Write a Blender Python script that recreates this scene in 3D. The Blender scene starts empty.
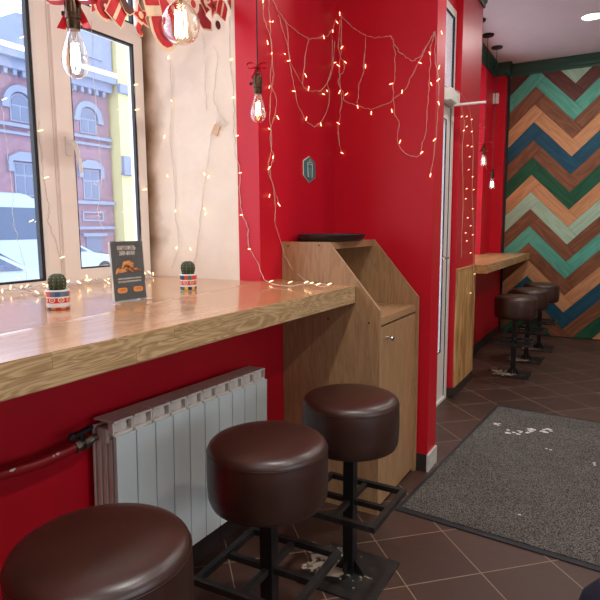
import bpy, bmesh, math, random
from mathutils import Vector, Matrix
random.seed(7)
S = bpy.context.scene
C = S.collection
PI = math.pi

# ------------------------------------------------------------------ camera
FPX = 560.7
YAW, PITCH, ROLL = -0.5178, 0.1293, -0.0063
CAM = Vector((1.3583, 0.0, 1.2795))
_F = Vector((math.sin(YAW)*math.cos(PITCH), math.cos(YAW)*math.cos(PITCH), -math.sin(PITCH)))
_R0 = Vector((math.cos(YAW), -math.sin(YAW), 0)); _U0 = _R0.cross(_F)
_R = math.cos(ROLL)*_R0 + math.sin(ROLL)*_U0
_U = -math.sin(ROLL)*_R0 + math.cos(ROLL)*_U0
cd = bpy.data.cameras.new('camera'); cam = bpy.data.objects.new('camera', cd); C.objects.link(cam)
cd.sensor_width = 36; cd.lens = FPX/600*36; cd.clip_start = .05; cd.clip_end = 300
m = Matrix((_R, _U, -_F)).transposed().to_4x4(); m.translation = CAM
cam.matrix_world = m; S.camera = cam

# ------------------------------------------------------------------ world, lamps, exposure
S.view_settings.view_transform = 'Standard'; S.view_settings.look = 'None'
S.view_settings.gamma = 1; S.view_settings.use_curve_mapping = False
S.view_settings.exposure = 0.12
w = bpy.data.worlds.new('overcast_sky'); S.world = w; w.use_nodes = True
wn = w.node_tree.nodes; wl = w.node_tree.links
bg = wn['Background']; bg.inputs['Strength'].default_value = 3.6
tc = wn.new('ShaderNodeTexCoord'); sp = wn.new('ShaderNodeSeparateXYZ'); rp = wn.new('ShaderNodeValToRGB')
wl.new(tc.outputs['Generated'], sp.inputs[0]); wl.new(sp.outputs['Z'], rp.inputs[0]); wl.new(rp.outputs[0], bg.inputs['Color'])
rp.color_ramp.elements[0].position = 0.0; rp.color_ramp.elements[0].color = (.80, .88, 1, 1)
rp.color_ramp.elements[1].position = .5; rp.color_ramp.elements[1].color = (.86, .92, 1, 1)

def portal(name, loc, rot, sx, sy):
    l = bpy.data.lights.new(name, 'AREA'); l.shape = 'RECTANGLE'; l.size = sx; l.size_y = sy
    l.cycles.is_portal = True
    o = bpy.data.objects.new(name, l); o.location = loc; o.rotation_euler = rot; C.objects.link(o)
DOWN = [(1.03, 5.79), (2.6, 5.79), (1.15, 3.3), (2.6, 3.3), (1.15, 1.0), (2.6, 1.0), (1.15, -1.1), (2.6, -1.1)]  # only the first is in view; the others are added to light the room
DOWN_POWER = {0: 12, 1: 14, 2: 13, 3: 15, 4: 21, 5: 16, 6: 10, 7: 8}
CEIL = 3.10

# ------------------------------------------------------------------ helpers
def srgb(r, g, b):
    f = lambda c: c/12.92 if c <= .04045 else ((c+.055)/1.055)**2.4
    return (f(r/255), f(g/255), f(b/255), 1)

def new_mat(name):
    mt = bpy.data.materials.new(name); mt.use_nodes = True
    nt = mt.node_tree
    return mt, nt, nt.nodes['Principled BSDF']

def plain(name, col, rough=.5, metal=0, spec=.5, emit=None, es=0, bump=0, bscale=60, var=0, vscale=6, coat=0):
    mt, nt, b = new_mat(name)
    b.inputs['Base Color'].default_value = col; b.inputs['Roughness'].default_value = rough
    b.inputs['Metallic'].default_value = metal; b.inputs['Specular IOR Level'].default_value = spec
    b.inputs['Coat Weight'].default_value = coat
    if emit:
        b.inputs['Emission Color'].default_value = emit; b.inputs['Emission Strength'].default_value = es
    if bump or var:
        t = nt.nodes.new('ShaderNodeTexCoord')
    if bump:
        n = nt.nodes.new('ShaderNodeTexNoise'); n.inputs['Scale'].default_value = bscale; n.inputs['Detail'].default_value = 4
        bp = nt.nodes.new('ShaderNodeBump'); bp.inputs['Strength'].default_value = bump; bp.inputs['Distance'].default_value = .004
        nt.links.new(t.outputs['Object'], n.inputs['Vector']); nt.links.new(n.outputs['Fac'], bp.inputs['Height']); nt.links.new(bp.outputs[0], b.inputs['Normal'])
    if var:
        n = nt.nodes.new('ShaderNodeTexNoise'); n.inputs['Scale'].default_value = vscale; n.inputs['Detail'].default_value = 5
        r = nt.nodes.new('ShaderNodeValToRGB')
        c = Vector(col[:3])
        r.color_ramp.elements[0].position = .3; r.color_ramp.elements[0].color = (*(c*(1-var)), 1)
        r.color_ramp.elements[1].position = .7; r.color_ramp.elements[1].color = (*[min(1, v*(1+var)) for v in c], 1)
        nt.links.new(t.outputs['Object'], n.inputs['Vector']); nt.links.new(n.outputs['Fac'], r.inputs[0]); nt.links.new(r.outputs[0], b.inputs['Base Color'])
    return mt

def wood(name, light, dark, axis='Y', scale=1.0, rough=.45, use_uv=False, plank=None, ring=.5, bump=.08, spec=.5, joint=.75, vary=.16, coat=0, freq=26):
    """procedural wood; grain runs along `axis`; plank=(length, width) adds glued staves"""
    mt, nt, b = new_mat(name); N = nt.nodes.new; L = nt.links.new
    b.inputs['Roughness'].default_value = rough; b.inputs['Specular IOR Level'].default_value = spec; b.inputs['Coat Weight'].default_value = coat; b.inputs['Coat Roughness'].default_value = .08
    t = N('ShaderNodeTexCoord'); src = t.outputs['UV'] if use_uv else t.outputs['Object']
    mp = N('ShaderNodeMapping'); L(src, mp.inputs['Vector'])
    if use_uv or axis == 'X': mp.inputs['Rotation'].default_value = (0, 0, 0)
    elif axis == 'Y': mp.inputs['Rotation'].default_value = (0, 0, -PI/2)
    elif axis == 'Z': mp.inputs['Rotation'].default_value = (0, PI/2, 0)
    vec = mp.outputs[0]
    hue = None
    if plank:
        # staves: random number per stave from a brick pattern laid in (along, across)
        sx = N('ShaderNodeSeparateXYZ'); L(vec, sx.inputs[0])
        sm = N('ShaderNodeMath'); sm.operation = 'ADD'; L(sx.outputs['Y'], sm.inputs[0]); L(sx.outputs['Z'], sm.inputs[1])
        cb = N('ShaderNodeCombineXYZ'); L(sx.outputs['X'], cb.inputs[0]); L(sm.outputs[0], cb.inputs[1])
        br = N('ShaderNodeTexBrick'); br.inputs['Scale'].default_value = 1
        br.inputs['Brick Width'].default_value = plank[0]; br.inputs['Row Height'].default_value = plank[1]
        br.inputs['Mortar Size'].default_value = .0007; br.inputs['Mortar Smooth'].default_value = .1
        br.inputs['Color1'].default_value = (0, 0, 0, 1); br.inputs['Color2'].default_value = (1, 1, 1, 1); br.inputs['Mortar'].default_value = (.5, .5, .5, 1)
        br.offset = .37; br.offset_frequency = 2
        L(cb.outputs[0], br.inputs['Vector'])
        hue = br
        sc = N('ShaderNodeVectorMath'); sc.operation = 'SCALE'; sc.inputs['Scale'].default_value = 7.3
        L(br.outputs['Color'], sc.inputs[0])
        ad = N('ShaderNodeVectorMath'); ad.operation = 'ADD'; L(vec, ad.inputs[0]); L(sc.outputs[0], ad.inputs[1]); vec = ad.outputs[0]
    m1 = N('ShaderNodeMapping'); m1.inputs['Scale'].default_value = (1.1*scale, 9*scale, 9*scale); L(vec, m1.inputs['Vector'])
    n1 = N('ShaderNodeTexNoise'); n1.inputs['Scale'].default_value = 1.6; n1.inputs['Detail'].default_value = 3; n1.inputs['Distortion'].default_value = .6
    L(m1.outputs[0], n1.inputs['Vector'])
    # growth rings: contour lines of the stretched noise
    mu = N('ShaderNodeMath'); mu.operation = 'MULTIPLY'; mu.inputs[1].default_value = freq; L(n1.outputs['Fac'], mu.inputs[0])
    sn = N('ShaderNodeMath'); sn.operation = 'SINE'; L(mu.outputs[0], sn.inputs[0])
    m2 = N('ShaderNodeMapping'); m2.inputs['Scale'].default_value = (6*scale, 170*scale, 170*scale); L(vec, m2.inputs['Vector'])
    n2 = N('ShaderNodeTexNoise'); n2.inputs['Scale'].default_value = 1; n2.inputs['Detail'].default_value = 3; L(m2.outputs[0], n2.inputs['Vector'])
    a = N('ShaderNodeMath'); a.operation = 'MULTIPLY'; a.inputs[1].default_value = .5*ring; L(sn.outputs[0], a.inputs[0])
    a2 = N('ShaderNodeMath'); a2.operation = 'ADD'; L(a.outputs[0], a2.inputs[0]); L(n2.outputs['Fac'], a2.inputs[1])
    rp = N('ShaderNodeValToRGB'); L(a2.outputs[0], rp.inputs[0])
    rp.color_ramp.elements[0].position = .22; rp.color_ramp.elements[0].color = dark
    rp.color_ramp.elements[1].position = .8; rp.color_ramp.elements[1].color = light
    out = rp.outputs[0]
    if plank:
        hv = N('ShaderNodeHueSaturation'); L(out, hv.inputs['Color'])
        r1 = N('ShaderNodeMapRange'); r1.inputs['To Min'].default_value = 1-vary; r1.inputs['To Max'].default_value = 1+vary
        L(hue.outputs['Color'], r1.inputs['Value']); L(r1.outputs[0], hv.inputs['Value'])
        mx = N('ShaderNodeMix'); mx.data_type = 'RGBA'; mx.blend_type = 'MULTIPLY'
        L(hue.outputs['Fac'], mx.inputs['Factor']); L(hv.outputs[0], mx.inputs['A']); mx.inputs['B'].default_value = (joint, joint*.9, joint*.8, 1)
        out = mx.outputs['Result']
    L(out, b.inputs['Base Color'])
    bp = N('ShaderNodeBump'); bp.inputs['Strength'].default_value = bump; bp.inputs['Distance'].default_value = .002
    L(a2.outputs[0], bp.inputs['Height']); L(bp.outputs[0], b.inputs['Normal'])
    return mt

def clear(name, tint=(1, 1, 1, 1), refl=.08, rough=0.0):
    """thin clear glass: lets light and sight through, reflects a little"""
    mt = bpy.data.materials.new(name); mt.use_nodes = True; nt = mt.node_tree; nt.nodes.clear()
    N = nt.nodes.new
    o = N('ShaderNodeOutputMaterial'); t = N('ShaderNodeBsdfTransparent'); g = N('ShaderNodeBsdfGlossy'); mx = N('ShaderNodeMixShader')
    lw = N('ShaderNodeLayerWeight'); lw.inputs['Blend'].default_value = .25
    mr = N('ShaderNodeMapRange'); mr.inputs['To Min'].default_value = refl*.5; mr.inputs['To Max'].default_value = min(1, refl*7)
    t.inputs['Color'].default_value = tint; g.inputs['Roughness'].default_value = rough; g.inputs['Color'].default_value = (1, 1, 1, 1)
    nt.links.new(lw.outputs['Facing'], mr.inputs['Value']); nt.links.new(mr.outputs[0], mx.inputs[0])
    nt.links.new(t.outputs[0], mx.inputs[1]); nt.links.new(g.outputs[0], mx.inputs[2]); nt.links.new(mx.outputs[0], o.inputs['Surface'])
    return mt

def link(name, bm, mats, parent=None, smooth=False, loc=None):
    me = bpy.data.meshes.new(name); bmesh.ops.recalc_face_normals(bm, faces=bm.faces[:]) if smooth is not None else None
    bm.to_mesh(me); bm.free()
    if not isinstance(mats, (list, tuple)): mats = [mats]
    for x in mats: me.materials.append(x)
    if smooth:
        for p in me.polygons: p.use_smooth = True
        me.set_sharp_from_angle(angle=math.radians(40))
    o = bpy.data.objects.new(name, me); C.objects.link(o)
    if parent: o.parent = parent
    if loc: o.location = loc
    return o

def tag(o, label=None, cat=None, group=None, kind=None):
    if label: o['label'] = label
    if cat: o['category'] = cat
    if group: o['group'] = group
    if kind: o['kind'] = kind
    return o
def struct(o): o['kind'] = 'structure'; return o
def thing(name, label, cat, loc=(0, 0, 0), rz=0, group=None):
    o = bpy.data.objects.new(name, None); C.objects.link(o); o.location = loc; o.rotation_euler = (0, 0, rz); o.empty_display_size = .05
    return tag(o, label, cat, group)
def dup(root, loc, rz=0, label=None):
    r = root.copy(); C.objects.link(r); r.location = loc; r.rotation_euler = (0, 0, rz)
    if label: r['label'] = label
    for ch in root.children:
        c = ch.copy(); C.objects.link(c); c.parent = r
        for g in ch.children:
            d = g.copy(); C.objects.link(d); d.parent = c
    return r

def box(bm, x0, x1, y0, y1, z0, z1, mi=0, bev=0):
    vs = [bm.verts.new(p) for p in ((x0,y0,z0),(x1,y0,z0),(x1,y1,z0),(x0,y1,z0),(x0,y0,z1),(x1,y0,z1),(x1,y1,z1),(x0,y1,z1))]
    fs = [bm.faces.new([vs[i] for i in f]) for f in ((0,3,2,1),(4,5,6,7),(0,1,5,4),(1,2,6,5),(2,3,7,6),(3,0,4,7))]
    for f in fs: f.material_index = mi
    if bev:
        es = list({e for f in fs for e in f.edges})
        r = bmesh.ops.bevel(bm, geom=es, offset=bev, segments=2, profile=.7, affect='EDGES')
        for f in r['faces']: f.material_index = mi
    return fs
def B(*a, **k):
    bm = bmesh.new(); box(bm, *a, **k); return bm
def prism(bm, pts, axis, a, b, mi=0):
    """polygon pts extruded along axis from a to b; pts are the other two coordinates in xyz order"""
    def P3(p, v): return {'x': (v, p[0], p[1]), 'y': (p[0], v, p[1]), 'z': (p[0], p[1], v)}[axis]
    A = [bm.verts.new(P3(p, a)) for p in pts]; Bv = [bm.verts.new(P3(p, b)) for p in pts]
    n = len(pts); fs = [bm.faces.new(A[::-1]), bm.faces.new(Bv)]
    for i in range(n): fs.append(bm.faces.new([A[i], A[(i+1) % n], Bv[(i+1) % n], Bv[i]]))
    for f in fs: f.material_index = mi
    return fs
def lathe(bm, prof, n=32, c=(0, 0, 0), mi=0, sx=1, sy=1, fn=None):
    rings = []
    for r, z in prof:
        if r < 1e-6: rings.append([bm.verts.new((c[0], c[1], c[2]+z))])
        else:
            rings.append([bm.verts.new((c[0]+sx*r*(fn(i, n) if fn else 1)*math.cos(2*PI*i/n), c[1]+sy*r*(fn(i, n) if fn else 1)*math.sin(2*PI*i/n), c[2]+z)) for i in range(n)])
    for a, b in zip(rings, rings[1:]):
        for i in range(n):
            j = (i+1) % n
            if len(a) == 1 and len(b) == 1: continue
            f = bm.faces.new([a[0], b[j], b[i]] if len(a) == 1 else [a[i], a[j], b[0]] if len(b) == 1 else [a[i], a[j], b[j], b[i]])
            f.material_index = mi
    return rings
def tube(bm, pts, r, n=6, mi=0, closed=False):
    pts = [Vector(p) for p in pts]; rings = []
    N_ = len(pts); ref = None
    for k, p in enumerate(pts):
        if closed: t = pts[(k+1) % N_]-pts[k-1]
        else: t = pts[min(k+1, N_-1)]-pts[max(k-1, 0)]
        if t.length < 1e-9: t = Vector((0, 0, 1))
        t.normalize()
        if ref is None: ref = Vector((0, 0, 1)) if abs(t.z) < .9 else Vector((1, 0, 0))
        u = t.cross(ref); 
        if u.length < 1e-4: u = t.orthogonal()
        u.normalize(); v = t.cross(u); ref = u.cross(t) if abs(u.cross(t).dot(t)) < .5 else ref
        rr = r[k] if isinstance(r, (list, tuple)) else r
        rings.append([bm.verts.new(p+u*rr*math.cos(2*PI*i/n)+v*rr*math.sin(2*PI*i/n)) for i in range(n)])
    seq = list(zip(rings, rings[1:])) + ([(rings[-1], rings[0])] if closed else [])
    for a, b in seq:
        for i in range(n):
            j = (i+1) % n
            f = bm.faces.new([a[i], a[j], b[j], b[i]]); f.material_index = mi
    if not closed:
        for rg in (rings[0], rings[-1]):
            f = bm.faces.new(rg); f.material_index = mi
def bar(bm, a, b, w, h, mi=0):
    """rectangular bar between two points, w across (horizontal), h up"""
    a = Vector(a); b = Vector(b); t = (b-a).normalized(); u = t.cross(Vector((0, 0, 1)))
    if u.length < 1e-4: u = Vector((1, 0, 0))
    u.normalize(); v = u.cross(t)
    c = []
    for p in (a, b):
        c.append([bm.verts.new(p+u*sx*w/2+v*sy*h/2) for sx, sy in ((-1,-1),(1,-1),(1,1),(-1,1))])
    fs = [bm.faces.new(c[0]), bm.faces.new(c[1][::-1])]
    for i in range(4): fs.append(bm.faces.new([c[0][i], c[0][(i+1) % 4], c[1][(i+1) % 4], c[1][i]]))
    for f in fs: f.material_index = mi
def smooth_path(pts, sub=4):
    pts = [Vector(p) for p in pts]; out = []
    for i in range(len(pts)-1):
        p0 = pts[max(i-1, 0)]; p1 = pts[i]; p2 = pts[i+1]; p3 = pts[min(i+2, len(pts)-1)]
        for s in range(sub):
            t = s/sub
            out.append(.5*((2*p1)+(-p0+p2)*t+(2*p0-5*p1+4*p2-p3)*t*t+(-p0+3*p1-3*p2+p3)*t**3))
    out.append(pts[-1]); return out
def on(px, py, ax, val):
    """point of the photograph on the plane ax = val of the room"""
    d = _F + _R*((px-300)/FPX) + _U*((300-py)/FPX)
    k = 'xyz'.index(ax); return CAM + d*((val-CAM[k])/d[k])
def text_mesh(name, body, size, mt, parent, loc, rot, align='CENTER', depth=.0004):
    cu = bpy.data.curves.new(name, 'FONT'); cu.body = body; cu.size = size; cu.align_x = align; cu.align_y = 'CENTER'; cu.extrude = depth
    o = bpy.data.objects.new(name+'_c', cu); C.objects.link(o)
    bpy.context.view_layer.update()
    me = bpy.data.meshes.new_from_object(o.evaluated_get(bpy.context.evaluated_depsgraph_get()))
    bpy.data.objects.remove(o)
    me.materials.clear(); me.materials.append(mt)
    t = bpy.data.objects.new(name, me); C.objects.link(t); t.parent = parent; t.location = loc; t.rotation_euler = rot
    return t

# ------------------------------------------------------------------ materials
M = {}
M['red'] = plain('red_wall_paint', srgb(196, 16, 38), .42, spec=.35, bump=.06, bscale=35, var=.05, vscale=2)
M['plaster'] = None
M['ceiling'] = plain('ceiling_paint', srgb(232, 222, 224), .9, var=.02)
M['outer_wall'] = plain('warm_wall_paint', srgb(196, 176, 160), .9)
M['green'] = plain('green_cornice_paint', srgb(26, 76, 60), .45)
M['white'] = plain('white_plastic', srgb(235, 232, 224), .35)
M['cream'] = plain('cream_window_plastic', srgb(244, 236, 226), .35, var=.02)
M['gasket'] = plain('black_rubber', srgb(28, 30, 36), .6)
M['seal'] = plain('old_sealant', srgb(120, 96, 74), .9, var=.35, vscale=18)
M['glass'] = clear('window_glass', (.96, .98, 1, 1), .05)
M['bulbglass'] = clear('bulb_glass', (1, .93, .82, 1), .14)
M['acrylic'] = clear('clear_acrylic', (.97, .98, .98, 1), .10)
M['metal_black'] = plain('black_painted_steel', srgb(20, 20, 22), .38, spec=.5, bump=.15, bscale=90, var=.3, vscale=30)
M['worn_black'] = plain('scuffed_black_steel', srgb(34, 32, 31), .45, bump=.3, bscale=60, var=.5, vscale=16)
M['chrome'] = plain('chrome', (.8, .8, .8, 1), .15, metal=1)
M['brass'] = plain('aged_brass', srgb(84, 66, 50), .35, metal=1)
M['steel'] = plain('dull_steel', srgb(120, 112, 104), .4, metal=.9, var=.25, vscale=40)
M['rad'] = plain('radiator_enamel', srgb(214, 226, 226), .35, var=.03, vscale=12)
M['rad_beige'] = plain('beige_radiator_enamel', srgb(216, 208, 198), .6, var=.06, vscale=14)  # warmer, duller enamel for ribs, hood and louvres
M['pipe'] = plain('red_painted_pipe', srgb(140, 16, 26), .35, bump=.1, bscale=25)
M['chip'] = plain('bare_primer', srgb(222, 214, 206), .6)
M['cord'] = plain('black_cord', srgb(22, 18, 18), .6)
M['wire'] = plain('pale_wire', srgb(226, 190, 170), .5)
M['wire_clear'] = plain('clear_wire', srgb(196, 188, 180), .4)
M['warm'] = plain('warm_led', srgb(255, 200, 130), .4, emit=(1, .70, .36, 1), es=3.6)
M['filament'] = plain('hot_filament', srgb(255, 210, 150), .4, emit=(1, .72, .38, 1), es=14)
M['filament_hot'] = plain('bright_filament', srgb(255, 230, 190), .4, emit=(1, .80, .52, 1), es=34)
M['ribbon'] = plain('red_satin_ribbon', srgb(214, 26, 44), .4)
M['pinkribbon'] = plain('pink_red_ribbon', srgb(206, 30, 66), .5)
M['tile_dark'] = plain('dark_skirting_tile', srgb(52, 44, 42), .4, var=.15, vscale=14)
M['marble'] = plain('worn_white_skirting', srgb(206, 204, 198), .5, var=.12, vscale=30)
M['tray'] = plain('dark_brown_tray', srgb(44, 26, 26), .35)
M['cactus'] = plain('cactus_skin', srgb(62, 70, 44), .7, var=.3, vscale=60)
M['soil'] = plain('potting_soil', srgb(60, 44, 34), .9)
M['slate'] = plain('slate_green_print', srgb(46, 68, 74), .45)
M['teal'] = plain('teal_print', srgb(60, 122, 124), .5)
M['teal2'] = plain('grey_green_print', srgb(92, 140, 132), .5)
M['offwhite'] = plain('off_white_print', srgb(232, 226, 214), .5)
M['orange'] = plain('orange_print', srgb(232, 150, 80), .5)
M['potato'] = plain('roast_potato_print', srgb(206, 140, 78), .6, var=.35, vscale=120)
M['potato2'] = plain('browned_potato_print', srgb(140, 82, 44), .6, var=.35, vscale=120)
M['lampdisc'] = plain('downlight_diffuser', (1, 1, 1, 1), .5, emit=(1, .93, .80, 1), es=7)
M['pine'] = wood('knotty_pine', srgb(214, 172, 112), srgb(160, 112, 62), 'Z', .8, .5, plank=(3.0, .11), vary=.08)
M['oak_lam'] = wood('oak_laminate', srgb(178, 142, 102), srgb(150, 114, 78), 'Z', 1.9, .5, ring=.28, bump=.02)
M['oak_lam_y'] = wood('oak_laminate_horizontal', srgb(180, 144, 104), srgb(152, 116, 80), 'Y', 1.9, .5, ring=.28, bump=.02)
M['oak_edge'] = plain('edge_banding', srgb(166, 134, 98), .5)
M['counter'] = wood('lacquered_oak_top', srgb(196, 150, 108), srgb(174, 126, 86), 'Y', 1.2, .24, plank=(.52, .06), ring=.3, bump=.004, spec=.8, vary=.05, coat=.5, joint=.9)
M['counter_edge'] = wood('oak_stave_edge', srgb(196, 166, 124), srgb(156, 126, 86), 'Y', 1.3, .5, plank=(.36, .037), freq=95, ring=.5, bump=.03, spec=.4, vary=.09, joint=.6)
M['counter2'] = wood('lacquered_oak_edge', srgb(206, 164, 114), srgb(160, 118, 72), 'Y', 1.1, .3, plank=(.4, .05), ring=.5, bump=.02, spec=.5, vary=.08)

def leather():
    mt, nt, b = new_mat('brown_leather'); N = nt.nodes.new; L = nt.links.new
    b.inputs['Roughness'].default_value = .36; b.inputs['Specular IOR Level'].default_value = .8
    t = N('ShaderNodeTexCoord'); n = N('ShaderNodeTexNoise'); n.inputs['Scale'].default_value = 5; n.inputs['Detail'].default_value = 4
    L(t.outputs['Object'], n.inputs['Vector'])
    r = N('ShaderNodeValToRGB'); r.color_ramp.elements[0].position = .35; r.color_ramp.elements[0].color = srgb(44, 21, 15)
    r.color_ramp.elements[1].position = .7; r.color_ramp.elements[1].color = srgb(58, 30, 20); L(n.outputs['Fac'], r.inputs[0]); L(r.outputs[0], b.inputs['Base Color'])
    v = N('ShaderNodeTexVoronoi'); v.inputs['Scale'].default_value = 420; L(t.outputs['Object'], v.inputs['Vector'])
    n3 = N('ShaderNodeTexNoise'); n3.inputs['Scale'].default_value = 9; n3.inputs['Detail'].default_value = 2; L(t.outputs['Object'], n3.inputs['Vector'])
    b1 = N('ShaderNodeBump'); b1.inputs['Strength'].default_value = .10; b1.inputs['Distance'].default_value = .001; L(v.outputs['Distance'], b1.inputs['Height'])
    b2 = N('ShaderNodeBump'); b2.inputs['Strength'].default_value = .15; b2.inputs['Distance'].default_value = .01; L(n3.outputs['Fac'], b2.inputs['Height'])
    L(b1.outputs[0], b2.inputs['Normal']); L(b2.outputs[0], b.inputs['Normal'])
    return mt
M['leather'] = leather()

def plaster():
    mt, nt, b = new_mat('beige_plaster'); N = nt.nodes.new; L = nt.links.new
    b.inputs['Roughness'].default_value = .85
    t = N('ShaderNodeTexCoord'); n = N('ShaderNodeTexNoise'); n.inputs['Scale'].default_value = 3.2; n.inputs['Detail'].default_value = 8; n.inputs['Roughness'].default_value = .65
    L(t.outputs['Object'], n.inputs['Vector'])
    r = N('ShaderNodeValToRGB'); r.color_ramp.elements[0].position = .3; r.color_ramp.elements[0].color = srgb(226, 206, 184)
    r.color_ramp.elements[1].position = .65; r.color_ramp.elements[1].color = srgb(240, 224, 204); L(n.outputs['Fac'], r.inputs[0])
    # old water stain beside the window frame
    s = N('ShaderNodeSeparateXYZ'); L(t.outputs['Object'], s.inputs[0])
    n2 = N('ShaderNodeTexNoise'); n2.inputs['Scale'].default_value = 5; n2.inputs['Detail'].default_value = 6; L(t.outputs['Object'], n2.inputs['Vector'])
    m1 = N('ShaderNodeMath'); m1.operation = 'MULTIPLY_ADD'; m1.inputs[1].default_value = .28; L(n2.outputs['Fac'], m1.inputs[0]); L(s.outputs['X'], m1.inputs[2])
    mr = N('ShaderNodeMapRange'); mr.inputs['From Min'].default_value = -.40; mr.inputs['From Max'].default_value = -.52; L(m1.outputs[0], mr.inputs['Value'])
    mx = N('ShaderNodeMix'); mx.data_type = 'RGBA'; L(mr.outputs[0], mx.inputs['Factor']); L(r.outputs[0], mx.inputs['A']); mx.inputs['B'].default_value = srgb(150, 122, 92)
    L(mx.outputs['Result'], b.inputs['Base Color'])
    bp = N('ShaderNodeBump'); bp.inputs['Strength'].default_value = .2; bp.inputs['Distance'].default_value = .004; L(n.outputs['Fac'], bp.inputs['Height']); L(bp.outputs[0], b.inputs['Normal'])
    return mt
M['plaster'] = plaster()

def floor_mat():
    mt, nt, b = new_mat('brown_floor_tiles'); N = nt.nodes.new; L = nt.links.new
    t = N('ShaderNodeTexCoord'); mp = N('ShaderNodeMapping'); mp.vector_type = 'TEXTURE'
    mp.inputs['Location'].default_value = (.600, 3.72, 0); mp.inputs['Rotation'].default_value = (0, 0, math.radians(45-1.5))
    L(t.outputs['Object'], mp.inputs['Vector'])
    br = N('ShaderNodeTexBrick'); br.offset = 0; br.inputs['Scale'].default_value = 1
    br.inputs['Brick Width'].default_value = .3; br.inputs['Row Height'].default_value = .3; br.inputs['Mortar Size'].default_value = .0022; br.inputs['Mortar Smooth'].default_value = .2
    br.inputs['Color1'].default_value = srgb(64, 44, 37); br.inputs['Color2'].default_value = srgb(76, 54, 45); br.inputs['Mortar'].default_value = srgb(150, 128, 106)
    L(mp.outputs[0], br.inputs['Vector'])
    m2 = N('ShaderNodeMapping'); m2.inputs['Scale'].default_value = (8, 60, 8); L(mp.outputs[0], m2.inputs['Vector'])
    n = N('ShaderNodeTexNoise'); n.inputs['Scale'].default_value = 1.2; n.inputs['Detail'].default_value = 5; L(m2.outputs[0], n.inputs['Vector'])
    mr = N('ShaderNodeMapRange'); mr.inputs['To Min'].default_value = .82; mr.inputs['To Max'].default_value = 1.15; L(n.outputs['Fac'], mr.inputs['Value'])
    hv = N('ShaderNodeHueSaturation'); L(br.outputs['Color'], hv.inputs['Color']); L(mr.outputs[0], hv.inputs['Value']); L(hv.outputs[0], b.inputs['Base Color'])
    n2 = N('ShaderNodeTexNoise'); n2.inputs['Scale'].default_value = 4; n2.inputs['Detail'].default_value = 5; L(t.outputs['Object'], n2.inputs['Vector'])
    r2 = N('ShaderNodeMapRange'); r2.inputs['To Min'].default_value = .3; r2.inputs['To Max'].default_value = .6; L(n2.outputs['Fac'], r2.inputs['Value']); L(r2.outputs[0], b.inputs['Roughness'])
    bp = N('ShaderNodeBump'); bp.inputs['Strength'].default_value = .5; bp.inputs['Distance'].default_value = .002; bp.invert = True; L(br.outputs['Fac'], bp.inputs['Height']); L(bp.outputs[0], b.inputs['Normal'])
    return mt
M['floor'] = floor_mat()

def carpet_mat():
    mt, nt, b = new_mat('grey_loop_mat'); N = nt.nodes.new; L = nt.links.new
    b.inputs['Roughness'].default_value = 1; b.inputs['Specular IOR Level'].default_value = .1
    t = N('ShaderNodeTexCoord')
    n = N('ShaderNodeTexNoise'); n.inputs['Scale'].default_value = 190; n.inputs['Detail'].default_value = 3; L(t.outputs['Object'], n.inputs['Vector'])
    r = N('ShaderNodeValToRGB'); r.color_ramp.elements[0].position = .38; r.color_ramp.elements[0].color = srgb(40, 38, 36)
    r.color_ramp.elements[1].position = .62; r.color_ramp.elements[1].color = srgb(120, 116, 110); L(n.outputs['Fac'], r.inputs[0])
    n2 = N('ShaderNodeTexNoise'); n2.inputs['Scale'].default_value = 5; n2.inputs['Detail'].default_value = 3; L(t.outputs['Object'], n2.inputs['Vector'])
    mr = N('ShaderNodeMapRange'); mr.inputs['To Min'].default_value = .75; mr.inputs['To Max'].default_value = 1.2; L(n2.outputs['Fac'], mr.inputs['Value'])
    hv = N('ShaderNodeHueSaturation'); L(r.outputs[0], hv.inputs['Color']); L(mr.outputs[0], hv.inputs['Value']); L(hv.outputs[0], b.inputs['Base Color'])
    bp = N('ShaderNodeBump'); bp.inputs['Strength'].default_value = .8; bp.inputs['Distance'].default_value = .004; L(n.outputs['Fac'], bp.inputs['Height']); L(bp.outputs[0], b.inputs['Normal'])
    return mt
M['carpet'] = carpet_mat()

# ------------------------------------------------------------------ room shell
YR, YP, YP2, XP = 2.038, 2.7696, 2.918, .542       # reveal, partition face, partition back, partition end
XW = -.675                                           # outer face of the window wall
struct(link('floor', B(XW, 4.2, -2.6, 7.2, -.1, 0), M['floor']))
struct(link('ceiling', B(XW, 4.2, -2.6, 7.2, CEIL, CEIL+.1), M['ceiling']))
bm = bmesh.new()
box(bm, XW, 0, -2.6, YR, 0, .955)                   # wall under the window
box(bm, XW, 0, -2.6, YR, 2.75, CEIL)                # lintel
box(bm, XW, 0, -2.6, -.6, .955, 2.75)
box(bm, -.112, 0, YR, YP, 0, CEIL)                  # pier, red part
box(bm, XW, XP, YP, YP2, 0, CEIL)                   # partition
box(bm, XW, .28, YP2, 3.05, 0, CEIL)
box(bm, XW, .28, 3.05, 4.115, 2.75, CEIL)           # above the door transom
box(bm, XW, .325, 4.115, 4.72, 0, CEIL)             # column between the bays
struct(link('wall_left', bm, M['red'])); bm = bmesh.new()
box(bm, XW, .13, 4.7205, 6.90, 0, .88)                # under the second counter
box(bm, XW, 0, 4.72, 6.462, 2.95, CEIL)             # second lintel
box(bm, XW, 0, 6.462, 7.03, .88, CEIL)
box(bm, 0, .134, 6.90, 7.03, 0, CEIL)               # corner pilaster
struct(link('wall_niche', bm, M['red']))
struct(link('wall_reveal', B(XW, -.1125, YR, YP-.001, 0, CEIL), M['plaster']))
bm = bmesh.new(); box(bm, XW, .195, 4.100, 4.114, 0, 2.749); box(bm, XW, .195, 3.051, 3.060, 0, 2.749); struct(link('added_bright_lining', bm, plain('bright_lining_white', srgb(240, 242, 248), .9)))  # pale linings added outside the door so its glass looks bright
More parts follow.
